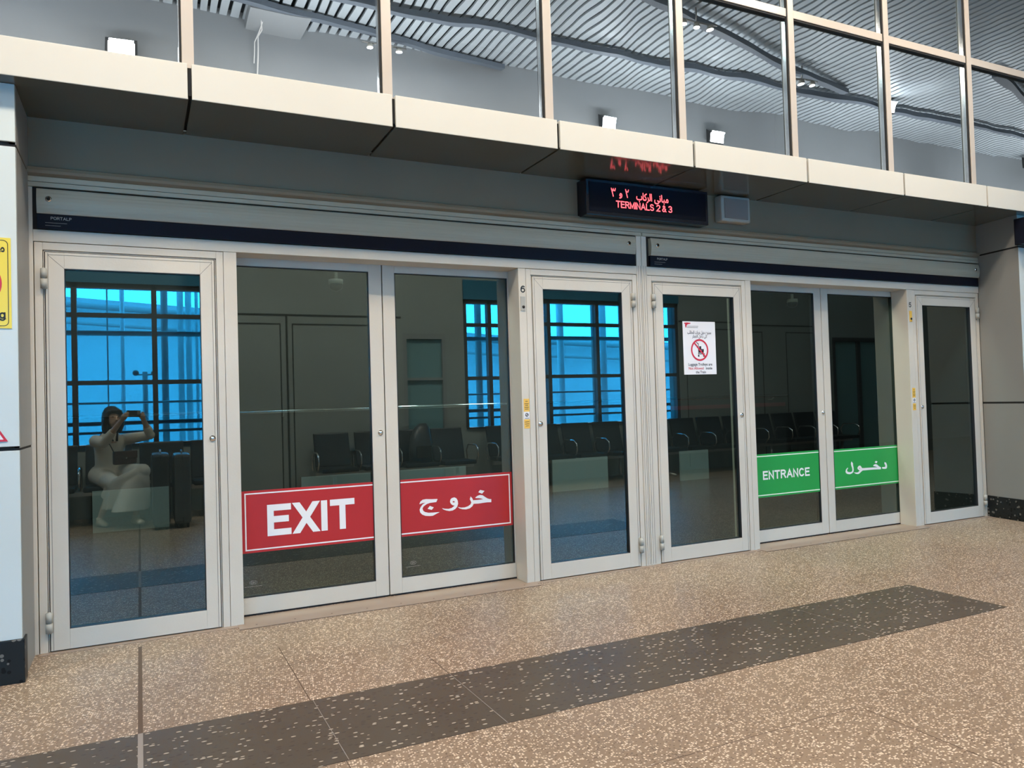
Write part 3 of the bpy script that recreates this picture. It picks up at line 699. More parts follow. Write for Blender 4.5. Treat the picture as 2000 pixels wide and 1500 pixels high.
GLYPH_ENTRANCE = [[(6.7169, 0.5921), (6.7355, 0.5844), (6.7459, 0.5681), (6.7486, 0.5496), (6.7439, 0.5342), (6.7321, 0.5284), (6.7092, 0.5286), (6.6828, 0.5324), (6.6775, 0.5384), (6.6838, 0.5485), (6.7102, 0.5455), (6.7238, 0.5498), (6.7228, 0.5643), (6.7122, 0.578)], [(6.5605, 0.5654), (6.5724, 0.5763), (6.5951, 0.5806), (6.6173, 0.5735), (6.6353, 0.5593), (6.6536, 0.5504), (6.6648, 0.5471), (6.6637, 0.5289), (6.6485, 0.5286), (6.5585, 0.5319), (6.4325, 0.5324), (6.4178, 0.5321), (6.4155, 0.5553), (6.4338, 0.5541), (6.5225, 0.5523), (6.6159, 0.5502), (6.5975, 0.5565), (6.5753, 0.5618)], [(6.3894, 0.58), (6.4036, 0.5714), (6.412, 0.5581), (6.4225, 0.5497), (6.4215, 0.5318), (6.4064, 0.5251), (6.3874, 0.5136), (6.3686, 0.5046), (6.3504, 0.5046), (6.3289, 0.5098), (6.3043, 0.5242), (6.3331, 0.5198), (6.3549, 0.5196), (6.3736, 0.5273), (6.3813, 0.5344), (6.3672, 0.543), (6.3567, 0.5514), (6.3575, 0.5641), (6.369, 0.5749)], [(6.3828, 0.5599), (6.3898, 0.5556), (6.3841, 0.5509), (6.377, 0.5552)], [(6.2811, 0.6237), (6.2949, 0.6114), (6.3015, 0.6008), (6.2991, 0.5908), (6.305, 0.5675), (6.3073, 0.5444), (6.3009, 0.527), (6.2821, 0.5155), (6.2566, 0.5097), (6.228, 0.5129), (6.2071, 0.5231), (6.2014, 0.5361), (6.209, 0.5559), (6.2277, 0.5699), (6.2383, 0.5667), (6.2231, 0.5524), (6.2224, 0.5398), (6.2362, 0.5313), (6.2648, 0.5281), (6.2849, 0.5332), (6.2894, 0.5481), (6.2852, 0.5687), (6.2772, 0.587), (6.2727, 0.6026)], [(6.6006, 0.6095), (6.6227, 0.6017), (6.6087, 0.5875), (6.583, 0.5963)]]
# ---------------------------------------------------------------- signs on the doors
YS = .1695
def sign(name, label, x0, x1, z0, z1, m_, mw, border, y=YS, sides=('L',)):
    s = thing(name, ((x0+x1)/2, y, z0), label, 'sign', 'coloured panels on the sliding doors')
    MB().box(x0, x1, y+.006, y+.0095, z0, z1).build('panel', m_, s)
    b = MB(); t = .008; i = .014; xi0 = x0+(border if 'L' in sides else 0); xi1 = x1-(border if 'R' in sides else 0)
    b.box(xi0, xi1, y+.0050, y+.006, z1-i-t, z1-i).box(xi0, xi1, y+.0050, y+.006, z0+i, z0+i+t)
    if 'L' in sides: b.box(xi0, xi0+t, y+.0050, y+.006, z0+i+t, z1-i-t)
    if 'R' in sides: b.box(xi1-t, xi1, y+.0050, y+.006, z0+i+t, z1-i-t)
    b.build('border', mw, s)
    return s
s = sign('exit_sign', 'red panel lettered EXIT across the left sliding door', 1.006, 1.859, .380, .757, M['red'], M['white'], .052)
m = MB(); text(m, 'EXIT', 1.189, .472, .192, YS+.0050, .205, gap=.295, width=.544); m.build('lettering', M['white'], s)
s = sign('exit_sign', 'red panel with Arabic lettering to the right of the EXIT panel', 2.039, 2.869, .380, .757, M['red'], M['white'], .02, sides=('R',))
m = MB()
for i, g in enumerate(GLYPH_EXIT):
    if i == 3: continue
    m.poly(g, YS+.0050, holes=[GLYPH_EXIT[3]] if i == 2 else ())
m.build('arabic_lettering', M['white'], s)
s = sign('entrance_sign', 'green panel lettered ENTRANCE across the left door leaf', 4.976, 5.880, .384, .748, M['green'], M['greenw'], .13, sides=())
m = MB(); text(m, 'ENTRANCE', 5.220, .531, .074, YS+.0050, .19, gap=.30, width=.541); m.build('lettering', M['white'], s)
s = sign('entrance_sign', 'green panel with Arabic lettering to the right of the ENTRANCE panel', 6.057, 6.934, .384, .742, M['green'], M['greenw'], .025, sides=('R',))
m = MB()
for i, g in enumerate(GLYPH_ENTRANCE):
    if i == 3: continue
    m.poly(g, YS+.0050, holes=[GLYPH_ENTRANCE[3]] if i == 2 else ())
m.build('arabic_lettering', M['white'], s)

# poster
ps = thing('poster', (4.46, .015, 1.425), 'white paper poster with red no trolley symbol taped on a glass door', 'poster')
MB().box(4.303, 4.623, .0150, .0175, 1.425, 1.841).build('sheet', M['paper'], ps)
YP = .0142
m = MB(); cx, cz = 4.461, 1.617
m.disc(cx, YP, cz, .086, 40, 0, .072); m.ribbon([(cx-.052, cz+.056), (cx+.054, cz-.054)], .013, YP-.0003, cap=.2)
m.build('prohibition_ring', M['redink'], ps)
m = MB()
m.ribbon([(cx-.012, cz+.048), (cx-.012, cz-.030), (cx+.046, cz-.030)], .006, YP)
m.ribbon([(cx-.030, cz+.060), (cx-.012, cz+.048)], .006, YP)
m.ribbon([(cx-.004, cz-.006), (cx+.036, cz-.006), (cx+.036, cz+.004), (cx-.004, cz+.004), (cx-.004, cz-.006)], .008, YP)
m.add([(cx-.008, YP, cz-.002), (cx+.038, YP, cz-.002), (cx+.038, YP, cz-.022), (cx-.008, YP, cz-.022)], [(0, 3, 2, 1)])
m.add([(cx-.004, YP, cz+.030), (cx+.016, YP, cz+.030), (cx+.016, YP, cz+.006), (cx-.004, YP, cz+.006)], [(0, 3, 2, 1)])
m.disc(cx-.012, YP, cz-.046, .008, 14); m.disc(cx+.040, YP, cz-.046, .008, 14); m.ribbon([(cx-.012, cz-.03), (cx-.012, cz-.046)], .004, YP); m.ribbon([(cx+.04, cz-.03), (cx+.04, cz-.046)], .004, YP)
m.build('trolley_symbol', M['ink'], ps)
def printed(lines, name, mt, par):
    m = MB()
    for a in lines: m.add(*font_mesh(*a[0], **a[1]))
    m.build(name, mt, par)
printed([(('Luggage Trolleys are', 4.463, 1.494, .030, YP), dict(bold=.0004, align='CENTER', width=.235)),
         (('inside', 4.548, 1.464, .028, YP), dict(bold=.0004, align='CENTER')),
         (('the Train', 4.465, 1.434, .028, YP), dict(bold=.0004, align='CENTER', width=.10)),
         (('\uFE90\uFE8B\uFE8E\uFED8\uFEA4\uFEDF\u0627 \uFE95\uFE8E\uFE91\uFEAE\uFECB \uFEDD\uFEEE\uFEA7\uFEA9 \uFEC9\uFEEE\uFEE8\uFEE4\uFEE3', 4.463, 1.744, .034, YP), dict(bold=.0004, align='CENTER', width=.235)),
         (('\uFEAD\uFE8E\uFEC4\uFED8\uFEDF\u0627 \uFEDE\uFEA7\u0627\u062F \uFEF0\uFEDF\u0627', 4.463, 1.714, .034, YP), dict(bold=.0004, align='CENTER', width=.145)),
         (('\uFED3\uFE8E\uFEE3 \uFEEE\uFEA8\uFEB3', 4.395, 1.798, .012, YP), dict(width=.10, align='CENTER'))][:5], 'black_print', M['ink'], ps)
printed([(('Not Allowed', 4.420, 1.464, .028, YP), dict(bold=.0004, align='CENTER'))], 'red_print', M['redink'], ps)
m = MB(); m.poly([(4.317, 1.829), (4.345, 1.832), (4.380, 1.829), (4.378, 1.823), (4.352, 1.818), (4.340, 1.808), (4.337, 1.793), (4.331, 1.790), (4.325, 1.808), (4.327, 1.818), (4.317, 1.823)], YP)
m.build('logo', M['redink'], ps)
m = MB(); m.ribbon([(4.345, 1.803), (4.452, 1.803)], .0035, YP, 0); m.ribbon([(4.345, 1.793), (4.448, 1.793)], .0035, YP, 0); m.build('logo_print', M['spk_g'], ps)

# numbers, key switches, amber stickers on the posts
for ch, x, z, h, sw, stx in (('6', 2.892, 2.012, .049, (2.889, 2.925), (2.890, 2.934)), ('5', 6.905, 2.018, .047, (6.908, 6.940), (6.905, 6.946))):
    PN = {'6': 'red exit', '5': 'green entrance'}[ch]
    n = thing('door_number', (x+.02, -.001, z), 'black door number %s on the post beside the %s panels' % (ch, PN), 'number')
    m = MB(); text(m, ch, x, z, h, -.0022, .17); m.build('digit', M['ink'], n)
    k = thing('key_switch', ((sw[0]+sw[1])/2, -.001, 1.885), ('small steel key switch on the post beside the red exit panels' if ch == '6' else 'small amber key switch on the post beside the green entrance panels'), 'switch')
    MB().bbox(sw[0], sw[1], -.006, -.001, 1.885, 1.985, .0015).build('plate', M['spk'] if ch == '6' else M['orange'], k)
    MB().tube([((sw[0]+sw[1])/2+.002, -.006, 1.912), ((sw[0]+sw[1])/2+.002, -.010, 1.912)], .010, 14).build('keyhole', M['ink'], k)
    st = thing('sticker', ((stx[0]+stx[1])/2, -.001, 1.066), 'narrow amber sticker with black print on the post beside the %s panels' % PN, 'sticker')
    MB().box(stx[0], stx[1], -.0022, -.001, 1.066, 1.130).build('amber_strip', M['orange'], st)
    MB().box(stx[0], stx[1], -.0022, -.001, 1.182, 1.272).build('amber_strip', M['orange'], st)
    MB().box(stx[0], stx[1], -.0022, -.001, 1.130, 1.182).build('white_strip', M['paper'], st)
    m = MB(); c0 = (stx[0]+stx[1])/2
    for zz, hw in ((1.083, .012), (1.097, .016), (1.111, .016), (1.136, .017), (1.200, .014), (1.212, .016), (1.226, .012), (1.238, .016), (1.254, .010)):
        m.ribbon([(c0-hw, zz), (c0+hw, zz+.001)], .0035, -.0030, cap=0)
    m.disc(c0, -.0030, 1.160, .013, 18, 0, .008)
    m.ribbon([(c0-.005, 1.156), (c0+.006, 1.163)], .004, -.0030)
    m.build('print', M['ink'], st)

# LED sign over the doors, its neighbour on the right pillar, loudspeaker
ls = thing('led_sign', (3.9, -.07, 2.575), 'black LED display reading TERMINALS 2 & 3 in red over the doors', 'sign')
MB().bbox(3.375, 4.475, -.125, .0, 2.572, 2.832, .004).build('housing', M['led_body'], ls)
MB().box(3.40, 4.45, -.128, -.125, 2.60, 2.81).build('screen', M['navy'], ls)
m = MB(); text(m, 'TERMINALS', 3.625, 2.640, .050, -.1285, .15, gap=.24, width=.335); text(m, '2', 3.983, 2.640, .050, -.1285, .15); text(m, '&', 4.035, 2.640, .050, -.1285, .15, xs=.85); text(m, '3', 4.093, 2.640, .050, -.1285, .15)
m.build('latin_text', M['led'], ls)
m = MB()
m.add(*font_mesh('\uFEF0\uFEE7\uFE8E\uFE92\uFEE3', 4.031, 2.712, .075, -.1285, bold=.0013, align='CENTER', width=.130))
m.add(*font_mesh('\uFE8F\uFE8E\uFEDB\uFEAE\uFEDF\u0627', 3.875, 2.712, .075, -.1285, bold=.0013, align='CENTER', width=.140))
m.add(*font_mesh('\u0648', 3.668, 2.724, .066, -.1285, bold=.0013, align='CENTER'))
m.ribbon([(3.588,2.776),(3.591,2.762),(3.600,2.759),(3.605,2.774),(3.609,2.761),(3.619,2.761),(3.623,2.777)], .006, -.1285); m.ribbon([(3.590,2.770),(3.603,2.720)], .007, -.1287)
m.ribbon([(3.712,2.778),(3.716,2.763),(3.732,2.761),(3.737,2.776)], .006, -.1285); m.ribbon([(3.714,2.770),(3.726,2.722)], .007, -.1287)
m.build('arabic_text', M['led'], ls)
rs = thing('led_sign', (8.6, -.5, 2.57), 'black framed LED sign with red text on the right pillar, cut by the photo edge', 'sign')
MB().bbox(7.790, 8.75, -.56, -.451, 2.562, 2.802, .004).build('housing', M['led_body'], rs)
MB().box(7.815, 8.73, -.563, -.56, 2.60, 2.77).build('screen', M['led_dim'], rs)
m = MB(); text(m, '8', 7.850, 2.665, .085, -.5635, .2)
for k in range(8): m.ribbon([(7.83+k*.04, 2.640), (7.85+k*.04, 2.642)], .012, -.5635); m.ribbon([(7.835+k*.04, 2.618), (7.847+k*.04, 2.619)], .008, -.5635)
m.build('red_text', M['led'], rs)
sp = thing('loudspeaker', (4.80, -.06, 2.632), 'square grey wall loudspeaker right of the LED display', 'speaker')
MB().bbox(4.645, 4.945, -.085, .0, 2.632, 2.838, .016).build('cabinet', M['spk'], sp)
g = MB().bbox(4.675, 4.915, -.092, -.080, 2.656, 2.815, .004); g.build('grille', M['spk_g'], sp)
for k, (sx, sz) in enumerate(((4.66, 2.647), (4.93, 2.647), (4.66, 2.824), (4.93, 2.824))):
    MB().tube([(sx, -.085, sz), (sx, -.088, sz)], .005, 8).build('screw', M['steel'], sp)

# yellow no smoking signs and the small warning sign on the pillars
def nosmoke(x1, label, x0=None, mirror=False):
    x0 = x1-.31; y = -.4505
    s = thing('no_smoking_sign', ((x0+x1)/2, y, 1.672), label, 'sign', 'yellow no smoking signs on the pillars')
    MB().box(x0, x1, y-.0035, y, 1.672, 2.103).build('panel', M['yellow'], s)
    b = MB(); yy = y-.0042
    rr = .02; xa, xb, za, zb = x0+.012, x1-.012, 1.684, 2.091
    b.ribbon(arc(xb-rr, zb-rr, rr, rr, 90, 0, 6)+arc(xb-rr, za+rr, rr, rr, 0, -90, 6)+arc(xa+rr, za+rr, rr, rr, -90, -180, 6)+arc(xa+rr, zb-rr, rr, rr, 180, 90, 6)+[(xb-rr, zb)], .003, yy)
    text(b, 'No Smoking', x0+.018, 1.716, .050, yy, .16, gap=.16, width=.272) if False else None
    w_ = text(MB(), 'Smoking'.replace('S', 'S'), 0, 0, .046, yy, .16, gap=.2)
    text(b, 'No Smoking'.replace('o', 'o'), x1-.024-.262, 1.716, .044, yy, .16, gap=.19, width=.262)
    vs, fs = font_mesh('\uFEE6\uFEF4\uFEA7\uFEAA\uFE98\uFEDF\u0627 \uFEC9\uFEEE\uFEE8\uFEE4\uFEE3', (x0+x1)/2, 2.035, .062, yy, bold=.0014, align='CENTER', width=.262)
    b.build('border_and_words', M['ink'], s); MB().add(vs, fs).build('arabic_print', M['ink'], s)
    cxx, czz = (x0+x1)/2, 1.885
    r = MB().disc(cxx, yy, czz, .118, 40, 0, .090); r.ribbon([(cxx-.066, czz+.066), (cxx+.066, czz-.066)], .022, yy-.0004, cap=0); r.build('prohibition_ring', M['redink'], s)
    c = MB().box(cxx-.07, cxx+.03, yy-.0002, yy+.0002, czz-.012, czz+.008); c.box(cxx+.036, cxx+.05, yy-.0002, yy+.0002, czz-.012, czz+.008); c.build('cigarette_symbol', M['ink'], s)
nosmoke(-.046, 'yellow no smoking sign on the left pillar')
nosmoke(8.235, 'yellow no smoking sign on the right pillar, mostly outside the photo')
ws = thing('warning_sign', (-.17, -.4505, 1.13), 'small white triangle warning sign with red border on left pillar', 'sign')
m = MB().poly([(-.068, 1.138), (-.170, 1.310), (-.272, 1.138)], -.4535); m.f = [f[::-1] if False else f for f in m.f]; m.build('panel', M['paper'], ws)
m = MB(); m.ribbon([(-.076, 1.142), (-.170, 1.300), (-.264, 1.142), (-.076, 1.142)], .010, -.4542); m.build('red_border', M['redink'], ws)
m = MB(); m.ribbon([(-.170, 1.245), (-.170, 1.19)], .010, -.4542); m.disc(-.170, -.4542, 1.167, .007, 12); m.build('symbol', M['ink'], ws)

# ---------------------------------------------------------------- lamps in the hall
for i, (lx, ly) in enumerate(LAMP_SPOTS):
    f = thing('ceiling_lamp', (lx, ly, 5.82), 'rectangular ceiling lamp in the hall, %s' % ['far left', 'above the left doors', 'above the middle', 'above the entrance'][i], 'lamp')
    mb = MB().box(lx-.6, lx+.6, ly-.3, ly+.3, 5.84, 5.93)
    mb.build('housing', M['spk'], f)
    MB().box(lx-.55, lx+.55, ly-.25, ly+.25, 5.825, 5.84).build('diffuser', M['lamp'], f)
    for sx in (-.4, .4): MB().tube([(lx+sx, ly, 5.93), (lx+sx, ly, CEIL_Z)], .01, 6).build('rod', M['steel'], f)
for i, (fx, fy, fz) in enumerate(FLOODS+HIGH_FLOODS):
    f = thing('floodlight', (fx, fy, fz), 'floodlight mounted high in the hall, %s' % ['above the left window bay', 'above the right window bay', 'at the end of the right window bay', 'hung from the ceiling further right', 'at the far right'][i], 'lamp')
    c_, s_ = math.cos(math.radians(62)), math.sin(math.radians(62))
    def tf(mb):
        mb.v = [(fx+x, fy+y*c_-z*s_ if False else fy+(y*1.0), fz+z) for x, y, z in mb.v]; return mb
    h = MB().add([(-.17,.0,-.10),(.17,.0,-.10),(.17,.0,.12),(-.17,.0,.12),(-.15,.07,-.12),(.15,.07,-.12),(.15,.10,.05),(-.15,.10,.05)], [(0,3,2,1)[::-1],(4,5,6,7),(0,1,5,4),(2,3,7,6),(1,2,6,5),(3,0,4,7)])
    tf(h).build('housing', M['black'], f)
    e = MB().add([(-.14,.0745,-.105),(.14,.0745,-.105),(.14,.1005,.035),(-.14,.1005,.035)], [(3,2,1,0)])
    tf(e).build('lens', M['spot'], f)
    if i < 3: tf(MB().tube([(0, .02, -.02), (0, -.06, -.02), (0, -.10, -.02)], .015, 8)).build('bracket', M['steel'], f)
    else: tf(MB().tube([(0, .02, .1), (0, .02, CEIL_Z-fz)], .015, 8)).build('bracket', M['steel'], f)
for i, cx_ in enumerate(UPLIGHT_FILLS):  # trough housings for the added ceiling uplights, kept out of view
    c = thing('added_uplighter', (cx_, -4.9, 4.56), 'unseen long trough added to brighten the ceiling from the back wall, %s' % ['first from the left', 'second from the left', 'third from the left', 'fourth from the left', 'rightmost'][i], 'lamp')
    MB().box(cx_-1.9, cx_+1.9, -4.98, -4.82, 4.56, 4.58).box(cx_-1.9, cx_+1.9, -4.98, -4.97, 4.58, 4.64).box(cx_-1.9, cx_+1.9, -4.83, -4.82, 4.58, 4.64).build('trough', M['spk'], c)
    for sx in (-1.5, 1.5): MB().tube([(cx_+sx, -4.98, 4.57), (cx_+sx, YB, 4.57)], .015, 8).build('arm', M['steel'], c)
# spotlight clusters under the beams, little downlights in the bulkhead
for i, (x, y, z) in enumerate([(3.35, -5.40, 5.76), (6.75, -3.42, 5.80), (9.3, -4.15, 5.78)]):
    c = thing('spotlight_bar', (x, y, z), 'bar of three small spotlights under the ceiling beams, %s' % ['left', 'middle', 'right'][i], 'lamp')
    MB().tube([(x-.3, y, z+.06), (x+.3, y, z+.06)], .012, 8).tube([(x, y, z+.06), (x, y, CEIL_Z)], .01, 6).build('bar', M['steel'], c)
    for k in (-.2, 0, .2):
        MB().tube([(x+k, y, z+.05), (x+k, y, z)], [.03, .045], 12).build('spot_head', M['spk'], c)
        MB().tube([(x+k, y, z-.001), (x+k, y, z-.003)], .038, 12).build('lens', M['spot'], c)
k_ = 0
for bx in (2.62, 4.75, 6.55, 11.2):
    for k in range(3):
        x = bx+.2*k
        d_ = MB().tube([(x, YB, 5.02+.02*(bx > 6)), (x, YB+.03, 5.02+.02*(bx > 6))], .028, 12)
        d_.build('downlight', M['spot'], label='tiny round light high on the grey hall wall in a row of three', cat='lamp', group='tiny wall lights in rows of three')

# ---------------------------------------------------------------- benches
def make_bench(n, label):
    b = empty('waiting_bench', (0, 0, 0), label, 'bench', 'black waiting benches along the back of the hall')
    L = n*.57
    MB().box(-L/2, L/2, -.03, .03, .33, .38).build('beam', M['steel'], b)
    for sx in (-L/2+.25, L/2-.25):
        MB().tube([(sx, .26, .02), (sx, .0, .06), (sx, -.28, .02)], .022, 8).tube([(sx, 0, .05), (sx, 0, .34)], .028, 10).build('leg', M['steel'], b)
    for k in range(n):
        x = -L/2+.285+k*.57
        MB().bbox(x-.245, x+.245, -.22, .24, .385, .445, .02).build('seat', M['seat'], b)
        bk = MB().bbox(x-.245, x+.245, -.02, .03, 0, .46, .015)
        bk.v = [(px, -.23+py-.28*pz, .44+pz) for px, py, pz in bk.v]
        bk.build('backrest', M['seat'], b)
    for k in range(n+1):
        x = -L/2+k*.57
        MB().tube([(x, -.20, .40), (x, -.24, .56), (x, -.16, .65), (x, .10, .65), (x, .19, .60), (x, .20, .50), (x, .12, .40)], .012, 8).build('armrest', M['chrome'], b)
    return b
B0 = make_bench(4, 'black four seat waiting bench on which the photographer sits')
spots = [(0.445, -5.22, None), (3.745, -5.30, 'black four seat waiting bench against the grey wall between the window bays'),
         (6.35, -5.30, 'black four seat waiting bench under the left half of the right window bay'), (9.0, -5.30, 'black four seat waiting bench under the right end of the right window bay'),
         (11.6, -5.30, 'black four seat waiting bench left of the double door')]
for i, (x, y, lab) in enumerate(spots):
    o = B0 if i == 0 else copy_tree(B0)
    o.location = (x, y, 0)
    if lab: o['label'] = lab

# ---------------------------------------------------------------- suitcases
def suitcase(x0, x1, y0, y1, h, mt, label):
    s = thing('suitcase', ((x0+x1)/2, (y0+y1)/2, 0), label, 'suitcase')
    body = MB().bbox(x0, x1, y0, y1, .05, h, .035)
    body.build('shell', mt, s)
    r = MB()
    n = 5
    for k in range(n):
        yy = y0+.05+(y1-y0-.10)*k/(n-1); r.box(x1-.001, x1+.005, yy-.006, yy+.006, .12, h-.07); r.box(x0-.005, x0+.001, yy-.006, yy+.006, .12, h-.07)
        xx = x0+.03+(x1-x0-.06)*k/(n-1); r.box(xx-.003, xx+.003, y1-.001, y1+.005, .12, h-.07)
    r.build('rib', mt, s)
    MB().box((x0+x1)/2-.004, (x0+x1)/2+.004, y0-.002, y1+.002, .06, h-.02).build('zip', M['black'], s)
    cx, cy = (x0+x1)/2, (y0+y1)/2
    MB().tube([(cx, cy-.09, h), (cx, cy-.08, h+.028), (cx, cy+.08, h+.028), (cx, cy+.09, h)], .010, 8).build('handle', M['chrome'], s)
    for xx in (x0+.035, x1-.035):
        for yy in (y0+.05, y1-.05):
            w_ = MB().tube([(xx-.012, yy, .025), (xx+.012, yy, .025)], .025, 14); w_.box(xx-.012, xx+.012, yy-.012, yy+.012, .03, .055); w_.build('wheel', M['black'], s)
suitcase(.60, .775, -4.62, -4.24, .815, M['case1'], 'graphite hard shell suitcase standing nearer the photographer')
suitcase(.815, .985, -4.66, -4.24, .80, M['case2'], 'dark grey hard shell suitcase, the further right of the two')

# ---------------------------------------------------------------- the photographer
FD = Vector((math.sin(YAW), math.cos(YAW), 0)); RD = Vector((math.cos(YAW), -math.sin(YAW), 0)); UP = Vector((0, 0, 1))
def L3(o, r, f, u): return o+RD*r+FD*f+UP*u
lens = CAM
HC = Vector((.215, -5.07, 1.205))                       # head centre
PEL = Vector((.16, -5.24, .555)); NECK = Vector((.19, -5.14, 1.035))
SHR = L3(Vector((.19, -5.15, .955)), .165, 0, 0); SHL = L3(Vector((.19, -5.15, .955)), -.165, 0, 0)
ph_c = lens-RD*.055-FD*.016+UP*.0                       # phone centre
HR_ = ph_c+RD*.088-UP*.012-FD*.004; HL_ = ph_c-RD*.088-UP*.012-FD*.004
ELR = Vector((.60, -4.98, 1.0)); ELL = Vector((.13, -4.93, .93))
KR = Vector((.50, -4.80, .60)); KL = Vector((.22, -4.86, .47))
HPR = L3(PEL, .09, 0, 0); HPL = L3(PEL, -.09, 0, 0)
AR = Vector((.44, -4.70, .12)); AL = Vector((.08, -4.99, .09))
body = MB()
def limb(pts, rs, n=14): body.tube(pts, rs, n)
limb([PEL-UP*.08, PEL, (PEL+NECK)/2, NECK-UP*.08, NECK-UP*.02], [.09, .115, .09, .10, .055])
limb([SHL, (SHL+SHR)/2+UP*.01, SHR], [.055, .075, .055])
limb([NECK-UP*.05, NECK+UP*.05, HC-UP*.05], [.058, .052, .055])
for sh, el, hd in ((SHR, ELR, HR_), (SHL, ELL, HL_)):
    wr = hd+(el-hd).normalized()*.075
    limb([sh, sh.lerp(el, .5), el], [.052, .045, .036]); body.ball(el, .037)
    limb([el, el.lerp(wr, .35), wr], [.036, .037, .024])
    limb([wr, wr.lerp(hd, .6), hd], [.024, .034, .030], 12)
for hp, kn, an in ((HPR, KR, AR), (HPL, KL, AL)):
    limb([hp, hp.lerp(kn, .5), kn], [.080, .064, .044]); body.ball(kn, .045)
    limb([kn, kn.lerp(an, .3), kn.lerp(an, .7), an], [.045, .046, .038, .032])
    toe = an+Vector((.03, .13, -.055)); limb([an, an-UP*.05, an+FD*.05-UP*.055], [.034, .036, .032])
# fingers: four curl over the phone's back, the thumb presses its near side
for side, hd in ((1, HR_), (-1, HL_)):
    for q in range(4):
        b0 = hd+UP*(.020-.013*q)+RD*side*.012
        tip = hd-RD*side*((.017 if side > 0 else .026)-.004*abs(q-1))+FD*.024+UP*(.030-.015*q)
        body.tube([b0, b0+FD*.026+RD*side*.004, b0.lerp(tip, .62)+FD*.018, tip], [.0095, .0092, .0085, .0075], 8)
    th = hd-UP*.018-FD*.010
    body.tube([th, th-FD*.016-RD*side*.010, th-FD*.014-RD*side*.030+UP*.006], [.011, .010, .0085], 8)
# head: skull, jaw, nose, ears, lips
body.ball(HC+UP*.02-FD*.01, (.078, .088, .100), seg=24, rings=16)
body.tube([HC+FD*.030+UP*.01, HC+FD*.040-UP*.055, HC+FD*.052-UP*.098], [.068, .055, .028], 16)
body.tube([HC+FD*.082+UP*.018, HC+FD*.100-UP*.012, HC+FD*.108-UP*.026], [.008, .011, .015], 10)
body.tube([HC+FD*.082-UP*.058-RD*.022, HC+FD*.090-UP*.056, HC+FD*.082-UP*.058+RD*.022], [.005, .009, .005], 8)
for side in (1, -1):
    body.ball(HC+RD*side*.078+UP*.0-FD*.008, (.012, .020, .030))
person = empty('person', (.2, -5.0, 0), 'person in cream blouse and pale skirt sitting on a bench, holding a phone up sideways', 'person')
bo = body.build('body', M['skin'], person)
rm = bo.modifiers.new('join', 'REMESH'); rm.mode = 'VOXEL'; rm.voxel_size = .0055; rm.use_smooth_shade = True
sm_ = bo.modifiers.new('soften', 'SMOOTH'); sm_.iterations = 3; sm_.factor = .5
m = MB()
for side in (1, -1):
    m.ball(HC+FD*.083+RD*side*.032+UP*.018, (.011, .008, .006), seg=10, rings=6)
m.build('eye', M['ink'], person)
m = MB()
m.tube([HC+FD*.095-UP*.0570-RD*.020, HC+FD*.099-UP*.0565, HC+FD*.095-UP*.0570+RD*.020], [.002, .0045, .002], 8); m.build('lips', M['maroon'], person)
# shoulder length hair parted round the face
m = MB(); rings = []
for u, a, bdep, off in ((-.185, .060, .035, -.055), (-.16, .088, .060, -.050), (-.10, .098, .074, -.044), (-.03, .100, .082, -.038), (.03, .100, .092, -.026), (.075, .092, .092, -.018), (.115, .070, .074, -.016), (.138, .036, .040, -.018), (.145, .008, .01, -.018)):
    rings.append((HC+UP*u+FD*off, RD*a, FD*bdep))
m.loft(rings, n=28)
for side in (1, -1):
    m.tube([HC+RD*side*.055+FD*.060+UP*.085, HC+RD*side*.088+FD*.040+UP*.02, HC+RD*side*.094+FD*.022-UP*.08, HC+RD*side*.080+FD*.010-UP*.17], [.022, .028, .028, .012], 10)
m.tube([HC+RD*.05+FD*.066+UP*.088, HC+FD*.078+UP*.082, HC-RD*.05+FD*.066+UP*.088], [.02, .022, .02], 10)
h_ = m.build('hair', M['hair'], person)
rm = h_.modifiers.new('join', 'REMESH'); rm.mode = 'VOXEL'; rm.voxel_size = .006; rm.use_smooth_shade = True
# blouse: torso, collar, full sleeves to mid forearm, hem over the lap
m = MB(); rings = []
for t, a, bdep in ((0, .185, .155), (.12, .172, .145), (.3, .148, .118), (.55, .158, .118), (.78, .175, .115), (.90, .155, .10), (1.0, .085, .075), (1.04, .066, .066)):
    c = (PEL-UP*.06).lerp(NECK+UP*.0, t); rings.append((c, RD*a, FD*bdep))
m.loft(rings, n=28, caps=True)
for sh, el, hd in ((SHR, ELR, HR_), (SHL, ELL, HL_)):
    fo = el.lerp(hd, .42)
    m.tube([sh-(el-sh)*.1, sh.lerp(el, .45), el, el.lerp(hd, .2), fo], [.070, .062, .052, .050, .042], 14)
    m.ball(el, .052)
hem = [(HPR.lerp(KR, .1), RD*.0+UP*.10, FD*.02)]
for hp, kn in ((HPR, KR), (HPL, KL)):
    m.tube([hp-(kn-hp)*.1, hp.lerp(kn, .45), hp.lerp(kn, .62)], [.125, .105, .100], 16)
b_ = m.build('blouse', M['blouse'], person)
rm = b_.modifiers.new('join', 'REMESH'); rm.mode = 'VOXEL'; rm.voxel_size = .008; rm.use_smooth_shade = True
sm_ = b_.modifiers.new('soften', 'SMOOTH'); sm_.iterations = 4
m = MB()
m.tube([L3(NECK, .05, .06, .01), L3(NECK, .02, .115, -.09)], .012, 8, flat=.5).tube([L3(NECK, -.05, .06, .01), L3(NECK, -.02, .115, -.09)], .012, 8, flat=.5)
m.build('collar', M['black'], b_)
